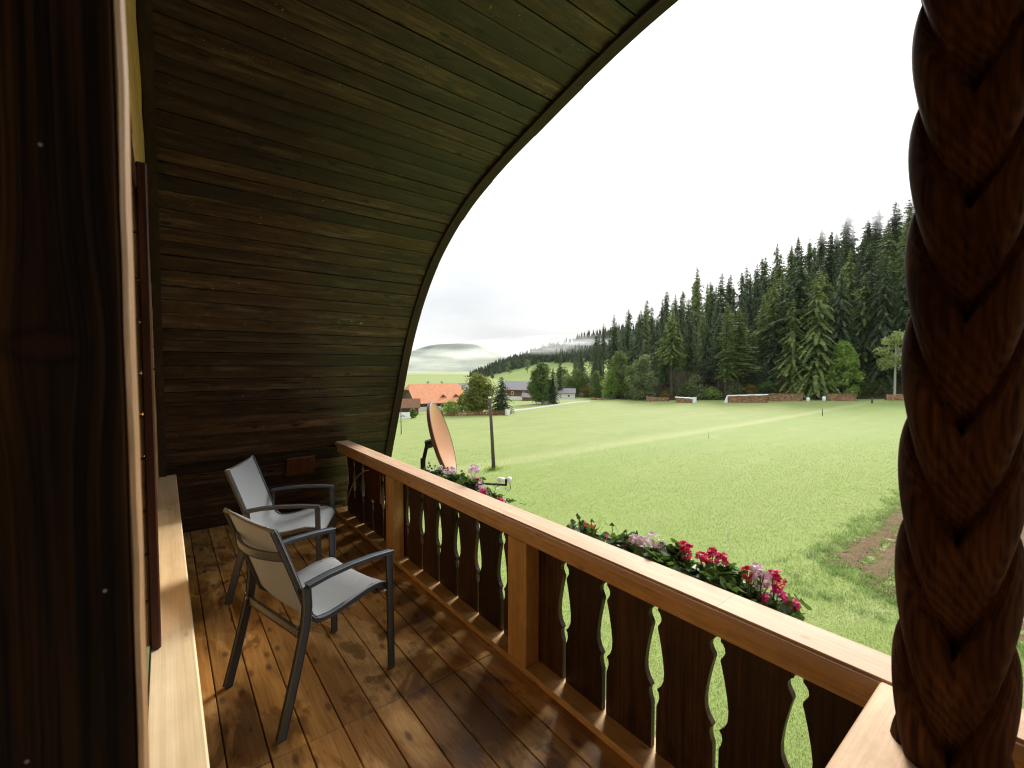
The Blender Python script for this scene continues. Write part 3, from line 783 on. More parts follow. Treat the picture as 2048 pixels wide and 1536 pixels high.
# ------------------------------------------------------------------ carved column
def carved_column():
    mb = MB(); CX, CYc = 1.326, 0.155; NA, NZ = 168, 1050; z0, z1 = 0.0, vault_z(CYc) - 0.005; P = 0.224
    face = atan2(0 - CYc, 0 - CX)                 # the carving faces the door
    for i in range(NZ + 1):
        zc = z0 + (z1 - z0) * i / NZ
        for j in range(NA):
            a = 2 * pi * j / NA
            ph = (a / (pi / 2)) % 2.0; ph = ph if ph <= 1 else 2 - ph      # 0 on the front ridge ... 1 on the side
            wob = 0.03 * sin(3.1 * zc + a)
            t = ((zc + 0.231) / P - ph * 1.2 + wob) % 1.0                  # climbs outwards: a V on the front
            # one plait strand: rises from under the strand below it, rounded, ends in a cut lip
            lip = max(0.0, (t - 0.955) / 0.045)
            b = (t ** 0.85) * (1 - 0.5 * lip * lip)
            sd = sin(pi * min(1.0, t / 0.985)) ** 0.6
            b = b * (1 - ph) + (0.30 * b + 0.70 * sd) * ph
            r = 0.0790 + 0.0175 * b + ph * (0.014 * sd - 0.008)
            r -= 0.020 * max(0.0, 1 - ph * 3.2) * (1 - t) ** 2.2
            r *= 1.0 + 0.04 * (1 - abs(2 * ph - 1))
            mb.v.append((CX + r * cos(face + a), CYc + r * sin(face + a), zc))
    for i in range(NZ):
        for j in range(NA):
            a = i * NA + j; b = i * NA + (j + 1) % NA; mb.f.append((a, b, b + NA, a + NA))
    o = mb.build('carved_column', M['carved'], None, True)
    tag(o, 'dark brown wooden column carved like a braid, standing at the divider rail', 'column')
carved_column()

# ------------------------------------------------------------------ chairs
def make_chair():
    """garden armchair; local +x is forwards, origin on the floor in the middle"""
    root = empty('garden_chair', (0, 0, 0))
    W = 0.285; th = 0.030
    for sgn in (-1, 1):
        y = sgn * W
        # front leg and armrest in one bent bar
        link('front_leg', MB().sweep([(0.300, y, 0.0), (0.292, y, 0.655)], th, 0.034, (0, 1, 0)).mesh('front_leg'), M['frame'], root)
        arm = [(0.308, y, 0.664), (0.18, y, 0.676), (0.05, y, 0.680), (-0.08, y, 0.674), (-0.185, y, 0.660)]
        link('armrest', MB().sweep(arm, 0.044, 0.024, (0, 1, 0)).mesh('armrest'), M['frame'], root)
        # rear leg: splayed back at the foot, swelling at the knee, running up behind the arm
        rl = [(-0.320, y, 0.0), (-0.275, y, 0.16), (-0.222, y, 0.36), (-0.196, y, 0.47), (-0.186, y, 0.56), (-0.190, y, 0.655)]
        link('rear_leg', MB().sweep(rl, th, 0.044, (0, 1, 0)).mesh('rear_leg'), M['frame'], root)
        # sling rails: seat rail and back rail of one bent tube just inside the legs
        yi = sgn * (W - 0.032)
        sr = [(0.305, yi, 0.455), (0.27, yi, 0.485), (0.20, yi, 0.492), (0.08, yi, 0.470), (-0.05, yi, 0.452), (-0.115, yi, 0.455), (-0.150, yi, 0.485), (-0.175, yi, 0.55), (-0.225, yi, 0.70), (-0.290, yi, 0.88), (-0.318, yi, 0.955)]
        link('sling_rail', MB().sweep(sr, 0.022, 0.030, (0, 1, 0)).mesh('sling_rail'), M['frame'], root)
        for zc in (0.445, 0.475):
            link('bolt', MB().tube([(-0.222, y - sgn * 0.0155, zc), (-0.222, y - sgn * 0.021, zc)], 0.008, 8).mesh('bolt'), M['metal'], root)
        link('bracket', rbox(0.03, 0.034, 0.016, 0.003, 'bracket'), M['metal'], root, loc=(0.270, sgn * (W - 0.016), 0.452))
    # curved back rail behind the sling, lower stretcher, front cross bar
    yi = W - 0.032
    br = []
    for i in range(13):
        t = -1 + 2 * i / 12; br.append((-0.262 - 0.062 * (1 - t * t), t * yi, 0.815 - 0.006 * (1 - t * t)))
    link('back_rail', MB().sweep(br, 0.040, 0.018, (0, 0, 1)).mesh('back_rail'), M['frame'], root)
    link('stretcher', MB().sweep([(-0.205, -W + 0.016, 0.425), (-0.205, W - 0.016, 0.425)], 0.022, 0.040, (1, 0, 0)).mesh('stretcher'), M['frame'], root)
    link('cross_bar', MB().sweep([(0.235, -yi, 0.452), (0.235, yi, 0.452)], 0.024, 0.024, (1, 0, 0)).mesh('cross_bar'), M['frame'], root)
    # the sling: one sagging sheet from the seat front up to the top edge
    prof = [(0.318, 0.440), (0.312, 0.466), (0.285, 0.494), (0.235, 0.506), (0.16, 0.503), (0.08, 0.487), (0.0, 0.471), (-0.07, 0.463), (-0.118, 0.470), (-0.148, 0.497), (-0.168, 0.555), (-0.198, 0.645), (-0.238, 0.76), (-0.276, 0.865), (-0.312, 0.958), (-0.322, 0.962), (-0.330, 0.950)]
    def cm(pts, n=4):
        o = []
        for i in range(len(pts) - 1):
            p0, p1, p2, p3 = (Vector(pts[max(i - 1, 0)]), Vector(pts[i]), Vector(pts[i + 1]), Vector(pts[min(i + 2, len(pts) - 1)]))
            for k in range(n):
                t = k / n; o.append(0.5 * ((2 * p1) + (p2 - p0) * t + (2 * p0 - 5 * p1 + 4 * p2 - p3) * t * t + (3 * p1 - p0 - 3 * p2 + p3) * t ** 3))
        o.append(Vector(pts[-1])); return o
    pr = cm(prof); NY = 14; mb = MB(); uv = []
    for layer in (0, 1):
        for i, p in enumerate(pr):
            f = i / (len(pr) - 1)
            t = (pr[min(i + 1, len(pr) - 1)] - pr[max(i - 1, 0)]).normalized(); nn = Vector((t.y, -t.x))
            for j in range(NY + 1):
                yy = -1 + 2 * j / NY
                sag = (1 - yy * yy) * (0.020 if 0.08 < f < 0.5 else 0.016) * min(1, f * 12, (1 - f) * 12)
                d = -sag - (0.0045 if layer else 0)
                # a slightly waisted top edge
                wdt = yi + 0.012
                q = p - nn * d * (-1)
                mb.v.append((q.x, yy * wdt, q.y)); uv.append((yy * 0.3, f))
    R_ = NY + 1; n = len(pr) * R_
    for i in range(len(pr) - 1):
        for j in range(NY):
            a = i * R_ + j
            mb.f.append((a, a + 1, a + R_ + 1, a + R_)); mb.f.append((n + a, n + a + R_, n + a + R_ + 1, n + a + 1))
    for i in range(len(pr) - 1):
        for j in (0, NY):
            a = i * R_ + j; mb.f.append((a, a + R_, n + a + R_, n + a))
    for j in range(NY):
        a = j; mb.f.append((a, n + a, n + a + 1, a + 1)); a = (len(pr) - 1) * R_ + j; mb.f.append((a, a + 1, n + a + 1, n + a))
    me = mb.mesh('sling'); ul = me.uv_layers.new(name='uv')
    for lp in me.loops: ul.data[lp.index].uv = uv[lp.vertex_index]
    link('sling', me, M['fabric'], root, True)
    return root
chair = make_chair()
chair.location = (0.612, 2.557, 0.002); chair.rotation_euler = (0, 0, radians(15.5))
tag(chair, 'grey mesh garden armchair with its back to the pale ledge, facing the middle rail post', 'chair', 'garden chairs on the balcony')
chair2 = copy_tree(chair)
chair2.location = (0.735, 3.845, 0.002); chair2.rotation_euler = (0, 0, radians(-26))
tag(chair2, 'grey mesh garden armchair standing by the dark end boards of the canopy', 'chair', 'garden chairs on the balcony')

# ------------------------------------------------------------------ small things on the end boards and in the balustrade
def wall_pt(u, v):
    r = ray(u, v); d = 3.0
    while d < 8:
        p = Vector((r.x * d, r.y * d, H + r.z * d))
        if p.y >= wall_y(p.z): return p
        d += 0.003
    return p
a = wall_pt(571, 941); b = wall_pt(627, 936)
slope = atan2(wall_y(0.35) - wall_y(0.75), 0.40)
o = link('wall_hatch', rbox(b.x - a.x, 0.022, 0.23, 0.004, 'wall_hatch'), M['plaque'], None)
o.location = ((a.x + b.x) / 2, wall_y(0.60) - 0.022, 0.605); o.rotation_euler = (slope, 0, 0)
tag(o, 'square red brown wooden hatch on the dark end boards behind the armrest', 'hatch')
o = link('cover_board', rbox(0.018, 0.40, 0.33, 0.003, 'cover_board'), M['plaque'], None); o.location = (1.6225, 4.34, 0.535)
tag(o, 'reddish square board fixed over the balusters near the canopy end', 'board')
for lab, pts in (('thin off white cable hanging straight down beside the cover board', [(693, 912), (696, 940), (696.5, 962), (694, 988), (692.5, 1010)]),
                 ('thin off white cable curving in an arc from under the handrail', [(737, 940), (724, 945), (711, 959), (700, 982), (692, 1011)])):
    pp = [on_x(u, v, 1.595) for u, v in pts]
    sm = []
    for i in range(len(pp) - 1):
        p0, p1, p2, p3 = pp[max(i - 1, 0)], pp[i], pp[i + 1], pp[min(i + 2, len(pp) - 1)]
        for k in range(6):
            t = k / 6; sm.append(0.5 * ((2 * p1) + (p2 - p0) * t + (2 * p0 - 5 * p1 + 4 * p2 - p3) * t * t + (3 * p1 - p0 - 3 * p2 + p3) * t ** 3))
    sm.append(pp[-1])
    tag(MB().tube(sm, 0.0045, 6).build('cable', M['cable'], None, True), lab, 'cable', 'cables at the balcony corner')

# ------------------------------------------------------------------ flower troughs and geraniums
rg = random.Random(21)
def floret(mb, c, up, r):
    up = up.normalized(); a = up.cross(Vector((0.3, 0.2, 1))).normalized(); b = up.cross(a); st = rg.uniform(0, 6.28)
    for k in range(5):
        an = st + k * 1.2566; d = a * cos(an) + b * sin(an); s_ = up.cross(d)
        lift = up * r * rg.uniform(0.1, 0.5)
        mb.quad(c, c + d * r * 0.6 + s_ * r * 0.40 + lift * 0.5, c + d * r * 1.05 + lift, c + d * r * 0.6 - s_ * r * 0.40 + lift * 0.5)
def head_mesh(r, n):
    mb = MB()
    for i in range(n):
        d = Vector((rg.gauss(0, 1), rg.gauss(0, 1), rg.gauss(0.5, 0.9))).normalized()
        floret(mb, d * r * rg.uniform(0.5, 0.95), d + Vector((0, 0, 0.2)), r * rg.uniform(0.40, 0.60))
    return mb.mesh('flower_head')
HEADS = {(c, i): head_mesh(0.031 if c != 'lilac' else 0.032, 10 if c != 'lilac' else 12) for c in ('red', 'coral', 'lilac', 'purple', 'magenta') for i in range(3)}
for (c, i), me in HEADS.items(): me.materials.append(M['petal_' + c])
def geranium_leaf(mb, c, n, r):
    n = n.normalized(); a = n.cross(Vector((rg.uniform(-1, 1), rg.uniform(-1, 1), 0.3))).normalized(); b = n.cross(a)
    pts = []
    for k in range(9):
        an = -2.6 + 5.2 * k / 8; rr = r * (1.0 + 0.12 * (k % 2))
        pts.append(c + (a * cos(an) + b * sin(an)) * rr + n * r * (0.22 - 0.1 * (k % 2)))
    mb.poly([c] + pts)
def trough(yc, length, lab):
    t = empty('flower_trough', (1.80, yc, 0.645)); tag(t, lab, 'flower box', 'flower boxes hung outside the handrail')
    link('front', rbox(0.016, length, 0.12, 0.003, 'front'), M['trough'], t, loc=(0.09, 0, 0.06)); link('back', rbox(0.016, length, 0.12, 0.003, 'back'), M['trough'], t, loc=(-0.09, 0, 0.06))
    for s_ in (-1, 1): link('end', rbox(0.16, 0.016, 0.12, 0.003, 'end'), M['trough'], t, loc=(0, s_ * (length / 2 - 0.01), 0.06))
    link('soil', rbox(0.162, length - 0.04, 0.09, 0.003, 'soil'), M['earth'], t, loc=(0, 0, 0.055))
    for s_ in (-0.3, 0.3): link('hook', MB().tube([(-0.098, s_ * length, 0.10), (-0.118, s_ * length, 0.12), (-0.118, s_ * length, 0.02)], 0.006, 6).mesh('hook'), M['black'], t)
trough(1.24, 1.02, 'dark trough behind the balusters holding red and lilac geraniums')
trough(3.08, 0.98, 'dark trough beside the satellite dish holding lilac and red geraniums')
def plant(y0, y1, heads, lab, dens=1.0, hmax=0.85, sparse=False):
    yc = (y0 + y1) / 2; base = Vector((1.80, yc, 0.655))
    root = empty('geranium', base); tag(root, lab, 'geranium', 'geraniums along the handrail')
    fol = MB(); st = MB(); n = int((y1 - y0) * (1300 if not sparse else 520) * dens)
    for i in range(n):
        yy = rg.uniform(y0 - 0.02, y1 + 0.02); f = rg.random()
        ht = hmax - 0.005 + 0.03 * sin(yy * 23) + rg.uniform(-0.03, 0.025)
        x = 1.80 + rg.gauss(0.025, 0.075); zc = (0.68 if x > 1.90 else 0.74) + (ht - 0.74) * (f ** 0.5)
        if x < 1.69: x = 1.69 + rg.uniform(0, 0.03)
        geranium_leaf(fol, Vector((x, yy, zc)) - base, Vector((rg.gauss(0.2, 0.6), rg.gauss(0, 0.6), 0.9)), rg.uniform(0.014, 0.030))
    for (u, v, c) in heads:
        p = on_x(u, v, 1.81 + rg.uniform(-0.03, 0.05))
        me = HEADS[(c, rg.randrange(3))]
        o = link('flower_head', me, None, root); o.location = p - base; s_ = rg.uniform(0.62, 0.95) * (0.62 if c in ('coral',) else 1); s_ *= 1.25 if c == 'lilac' else 1.0; o.scale = (s_, s_, s_); o.rotation_euler = (rg.uniform(-.4, .4), rg.uniform(-.4, .4), rg.uniform(0, 6))
        b0 = Vector((1.80 + rg.uniform(-0.03, 0.03), min(y1, max(y0, p.y + rg.uniform(-0.05, 0.05))), 0.66)) - base; e = p - base
        st.tube([b0, (b0 + e) / 2 + Vector((0.008, 0.01, 0)), e], [0.003, 0.0024, 0.002], 5)
    for i in range(4 if not sparse else 6):
        yy = rg.uniform(y0, y1); b0 = Vector((1.80, yy, 0.66)) - base; e = b0 + Vector((rg.uniform(-.03, .05), rg.uniform(-.05, .05), rg.uniform(0.15, 0.235)))
        st.tube([b0, (b0 + e) / 2 + Vector((0.01, 0, 0)), e], [0.003, 0.002, 0.0015], 5)
        for k in range(4): st.tube([e, e + Vector((rg.uniform(-.012, .012), rg.uniform(-.012, .012), -0.016))], [0.002, 0.0042], 5)
    link('leaves', fol.mesh('leaves'), M['geranium_leaf'], root)
    link('stems', st.mesh('stems'), M['stem'], root)
plant(1.58, 1.76, [(1172, 1048, 'coral'), (1185, 1052, 'coral')], 'sparse geranium with small coral buds at the far end of the near trough', 1, 0.80, True)
plant(1.36, 1.56, [(1216, 1076, 'coral'), (1224, 1084, 'coral'), (1240, 1083, 'purple'), (1252, 1090, 'purple'), (1212, 1087, 'purple')], 'geranium with coral flowers and dark purple blooms', 0.7, 0.80)
plant(1.16, 1.35, [(1268, 1080, 'lilac'), (1286, 1086, 'lilac'), (1306, 1078, 'lilac'), (1322, 1092, 'lilac'), (1282, 1097, 'purple')], 'geranium with a row of pale lilac flower heads', 0.9, 0.825)
plant(0.96, 1.15, [(1366, 1093, 'red'), (1378, 1098, 'red'), (1372, 1104, 'red')], 'geranium with one large crimson flower head between lilac and magenta ones', 1.0, 0.845)
plant(0.79, 0.95, [(1402, 1114, 'magenta'), (1424, 1108, 'red'), (1436, 1116, 'magenta'), (1446, 1119, 'red'), (1412, 1120, 'red'), (1440, 1166, 'magenta')], 'bushy geranium with crimson flowers above curled leaves', 1.15, 0.825)
plant(0.66, 0.80, [(1495, 1146, 'red'), (1497, 1160, 'coral'), (1512, 1138, 'lilac'), (1528, 1150, 'lilac'), (1520, 1158, 'lilac'), (1544, 1148, 'red'), (1556, 1156, 'red'), (1552, 1168, 'red'), (1537, 1170, 'lilac'),
                   (1556, 1188, 'magenta'), (1568, 1200, 'magenta'), (1582, 1205, 'red'), (1590, 1211, 'magenta'), (1530, 1197, 'magenta'), (1524, 1203, 'magenta')], 'geranium hanging over with magenta and white lilac flower heads', 1.25, 0.80)
plant(3.28, 3.56, [], 'dark leafy geranium without flowers at the dish bracket', 0.8, 0.79, True)
plant(3.06, 3.32, [(880, 938, 'lilac'), (890, 945, 'lilac'), (904, 940, 'lilac'), (907, 948, 'lilac'), (886, 960, 'lilac'), (893, 965, 'lilac'), (908, 964, 'coral')], 'geranium with pink lilac heads under the satellite dish', 0.8, 0.80)
plant(2.78, 3.05, [(944, 936, 'lilac'), (950, 940, 'lilac'), (940, 962, 'lilac'), (950, 966, 'lilac'), (956, 962, 'magenta'), (950, 978, 'red'), (962, 972, 'lilac'), (966, 984, 'magenta'), (972, 990, 'red')], 'geranium with mixed lilac and crimson flowers next to the dish arm', 1.1, 0.815)
plant(2.50, 2.78, [(968, 998, 'red'), (974, 1002, 'magenta'), (988, 1004, 'coral'), (998, 1000, 'red'), (1003, 1002, 'red')], 'low geranium with a few red flowers just above the handrail', 0.8, 0.765)

# ------------------------------------------------------------------ satellite dish
def dish():
    C = Vector((2.46, 4.40, 0.885)); root = empty('satellite_dish', C)
    tag(root, 'brick red satellite dish with feed arm outside the balcony', 'satellite dish')
    az, tilt = radians(130), radians(17)
    n = Vector((sin(az) * cos(tilt), cos(az) * cos(tilt), sin(tilt)))
    x = Vector((cos(az), -sin(az), 0)).normalized() * -1; y = n.cross(x).normalized()
    if y.z < 0: y = -y
    RX, RY, D = 0.385, 0.43, 0.098; NR, NA = 14, 56
    def pt(r, a, off=0.0):
        return x * (RX * r * cos(a)) + y * (RY * r * sin(a)) + n * (D * r * r - D + off)
    for name, off, mat in (('reflector', 0.0, M['dish']), ('back_shell', -0.006, M['dishback'])):
        mb = MB(); mb.v.append(tuple(pt(0, 0, off)))
        for i in range(1, NR + 1):
            for j in range(NA): mb.v.append(tuple(pt(i / NR, 2 * pi * j / NA, off)))
        for j in range(NA): mb.f.append((0, 1 + j, 1 + (j + 1) % NA))
        for i in range(NR - 1):
            for j in range(NA):
                a = 1 + i * NA + j; b = 1 + i * NA + (j + 1) % NA; mb.f.append((a, a + NA, b + NA, b))
        mb.build(name, mat, root, True)
    mb = MB(); rim = [pt(1.0, 2 * pi * j / 64) for j in range(65)]
    base = 0
    for j in range(65):
        p = rim[j]; o = p.normalized()
        for d1, d2 in ((0, 0.004), (0.014, 0.0), (0.016, -0.034), (0.0, -0.040)): mb.v.append(tuple(p + o * d1 + n * d2))
    for j in range(64):
        for q in range(4):
            a = j * 4 + q; b = j * 4 + (q + 1) % 4; mb.f.append((a, b, b + 4, a + 4))
    mb.build('rim', M['dishback'], root)
    # feed arm and converter
    foot = pt(1.0, -pi / 2, -0.03) + Vector((0, 0, -0.06)); L = at_depth(1012, 960, 4.85) - C
    elbow = L + Vector((0, 0, -0.055))
    MB().tube([foot, elbow], 0.013, 8).build('feed_arm', M['black'], root)
    MB().tube([elbow + Vector((0, 0, -0.01)), L + Vector((0, 0, 0.012))], 0.013, 8).build('converter_clamp', M['black'], root)
    ax = (-n * 0.5 + (pt(0.2, 0) - L).normalized()).normalized()
    side = Vector((CY, -SY, 0))
    lx = side * -1
    MB().tube([L + lx * 0.012, L + lx * 0.03, L + lx * 0.05, L + lx * 0.085, L + lx * 0.092], [0.022, 0.026, 0.034, 0.031, 0.020], 16).build('feed_horn', M['white'], root, True)
    MB().tube([L - lx * 0.012, L - lx * 0.028, L - lx * 0.052, L - lx * 0.062], [0.030, 0.036, 0.034, 0.026], 16).build('converter_body', M['white'], root, True)
    MB().tube([L - lx * 0.04 + Vector((0, 0, -0.03)), L - lx * 0.05 + Vector((0, 0, -0.09)), L - lx * 0.03 + Vector((0, 0, -0.125)), L + lx * 0.01 + Vector((0, 0, -0.085))], 0.004, 6).build('coax_loop', M['black'], root, True)
    # bracket and wall arm
    bk = pt(0, 0, -0.01)
    MB().tube([bk, bk - n * 0.10], 0.05, 8).build('bracket', M['black'], root)
    m0 = at_depth(846, 925, 4.95) - C
    MB().tube([m0 + Vector((0, 0, 0.05)), m0 - Vector((0, 0, 0.45))], 0.028, 12).build('mast', M['black'], root)
    MB().tube([bk - n * 0.09, m0], 0.022, 8).build('bracket_arm', M['black'], root)
    end = Vector((1.70, m0.y + C.y + 0.1, 0.30)) - C
    MB().tube([m0 - Vector((0, 0, 0.40)), end], 0.022, 8).build('wall_arm', M['black'], root)
dish()

# ------------------------------------------------------------------ meadow, bed, hills
def meadow():
    mb = MB(); rad = [0.0]; r = 3.0
    while r < 2300: rad.append(r); r *= 1.045
    NA = 260
    mb.v.append((0, 0, gz(0, 0)))
    for r in rad[1:]:
        for j in range(NA):
            a = 2 * pi * j / NA; x, y = r * sin(a), r * cos(a); mb.v.append((x, y, gz(x, y)))
    for j in range(NA): mb.f.append((0, 1 + (j + 1) % NA, 1 + j))
    for i in range(len(rad) - 2):
        for j in range(NA):
            a = 1 + i * NA + j; b = 1 + i * NA + (j + 1) % NA; mb.f.append((a, b, b + NA, a + NA))
    o = mb.build('meadow', M['meadow'], None, True); tag(o, kind='structure')
meadow()

# tilled bed: strip along x with ridges
BX0, BX1, BY0, BY1 = 15.6, 79.0, -7.0, 5.2
def bed_edge(x, y):
    """> 0 inside the bed, ragged"""
    n = mnoise.noise(Vector((x * 0.35, y * 0.35, 3.1))) * 0.9 + mnoise.noise(Vector((x * 1.3, y * 1.3, 9.0))) * 0.5
    return min(x - BX0 - max(0, (y - 2.0)) * 0.55, BX1 - x, y - BY0, BY1 - y) + n
def bed():
    mb = MB(); NX, NY = 420, 70; idx = {}
    for i in range(NX + 1):
        fx = (i / NX) ** 1.6; x = BX0 - 1 + (BX1 + 1 - BX0) * fx
        for j in range(NY + 1):
            y = BY0 - 0.6 + (BY1 + 1.2 - BY0) * j / NY
            e = bed_edge(x, y); k = max(-0.05, min(0.06, e * 0.12))
            z = gz(x, y) + k + 0.055 * sin(y * 2 * pi / 0.9) * (1 if e > 0.3 else 0) + 0.07 * mnoise.noise(Vector((x * 2.2, y * 2.2, 0))) + 0.05 * mnoise.noise(Vector((x * 6, y * 6, 4)))
            idx[i, j] = len(mb.v); mb.v.append((x, y, z))
    for i in range(NX):
        for j in range(NY): mb.f.append((idx[i, j], idx[i + 1, j], idx[i + 1, j + 1], idx[i, j + 1]))
    o = mb.build('garden_bed', M['soil'], None, True); tag(o, kind='structure')
bed()

# forest edge and slope (given as directions and distances from the balcony)
EDGE = [(1120, 168), (1180, 152), (1240, 136), (1300, 124), (1450, 115), (1620, 108), (1800, 103), (1950, 100), (2200, 98), (2600, 98)]
SKY = [(1120, 712), (1170, 684), (1190, 664), (1250, 626), (1300, 604), (1350, 572), (1380, 552), (1430, 546), (1480, 552), (1520, 520), (1580, 486), (1640, 462), (1700, 440), (1780, 402), (1900, 360), (2100, 320), (2600, 280)]
def edge_d(u): return ipl(u, EDGE)
def slope_pt(u, r):
    """ground point: r = 0 at the forest edge, 1 at the skyline trees"""
    d0 = edge_d(u); d = d0 + r * 62
    rr = ray(u, 735); x, y = rr.x * d, rr.y * d
    z0 = gz(rr.x * d0, rr.y * d0)
    top = H + ray(u, ipl(u, SKY)).z * (d0 + 62)
    zs_ = max(z0 + 3, top - 27.0)
    return Vector((x, y, z0 + (zs_ - z0) * r - (0.3 if r < 0.001 else 0)))
mb = MB(); NU, NR = 80, 14
for i in range(NU + 1):
    u = 1120 + (2600 - 1120) * i / NU
    for j in range(NR + 1):
        p = slope_pt(u, j / NR * 1.7); p.z += 0.5 * mnoise.noise(p * 0.15) * (1 if j else 0); mb.v.append(tuple(p))
for i in range(NU):
    for j in range(NR):
        a = i * (NR + 1) + j; mb.f.append((a, a + NR + 1, a + NR + 2, a + 1))
tag(mb.build('forest_slope', M['forestfloor'], None, True), kind='structure')

# pasture hill behind the village, far mountain
def fan(name, mat, us, prof, d0, d1, nr=10, rough=1.0, sc=0.01):
    mb = MB(); n = len(us)
    for u in us:
        vb, vt = prof(u)
        for j in range(nr + 1):
            r = j / nr; d = d0 + (d1 - d0) * r
            p = at_depth(u, vb + (vt - vb) * (r ** 0.9), d); p.z += rough * mnoise.noise(p * sc) * r * 2
            mb.v.append(tuple(p))
    for i in range(n - 1):
        for j in range(nr):
            a = i * (nr + 1) + j; mb.f.append((a, a + nr + 1, a + nr + 2, a + 1))
    return tag(mb.build(name, mat, None, True), kind='structure')
HILL_SKY = [(700, 800), (860, 778), (930, 757), (960, 746), (1000, 728), (1080, 702), (1150, 680), (1220, 662), (1350, 640), (1500, 630), (2000, 620)]
TREELINE = [(700, 800), (860, 778), (935, 758), (1000, 747), (1050, 735), (1090, 725), (1150, 727), (1200, 722), (1400, 715), (2000, 710)]
hill_us = list(range(840, 1700, 12))
fan('pasture_hill', M['pasture'], hill_us, lambda u: (792, ipl(u, HILL_SKY) + 12), 225, 520, 14, 1.0)
MT_SKY = [(-600, 640), (200, 690), (700, 716), (815, 712), (850, 704), (900, 699), (950, 688), (1010, 700), (1080, 712), (1200, 700), (1500, 690)]
fan('mountain', M['mountain'], list(range(-600, 1500, 14)), lambda u: (800, ipl(u, MT_SKY) + 8 * sin(u * 0.02)), 700, 1500, 24, 14.0, 0.006)

# ------------------------------------------------------------------ grass: short blades in patches, set over the near meadow
def blade_mat():
    T = NT('grass_blades'); ge = T.n('ShaderNodeNewGeometry'); w = ge.outputs['Position']
    c = T.ramp(ge.outputs['Random Per Island'], [(0.05, (0.195, 0.255, 0.058)), (0.95, (0.330, 0.385, 0.125))])
    n1 = T.noise(T.mapping(w, (0.5, 0.8, 0.3)), 1.0, 5, 0.7); n2 = T.noise(T.mapping(w, (2.2, 2.8, 1.0)), 1.0, 4, 0.7)
    c = T.mix(T.math('MULTIPLY', T.ramp(n1, [(0.45, 0.0), (0.65, 1.0)]), 0.6), c, (0.36, 0.385, 0.150))
    c = T.mix(T.math('MULTIPLY', T.ramp(n2, [(0.5, 0.0), (0.66, 1.0)]), 0.3), c, (0.150, 0.215, 0.048))
    d = T.n('ShaderNodeBsdfDiffuse'); tr = T.n('ShaderNodeBsdfTranslucent'); T.t.links.new(c, d.inputs[0]); T.t.links.new(c, tr.inputs[0])
    mx = T.n('ShaderNodeMixShader', _0=0.45); T.t.links.new(d.outputs[0], mx.inputs[1]); T.t.links.new(tr.outputs[0], mx.inputs[2]); T.t.links.new(mx.outputs[0], T.out.inputs[0])
    return T.m
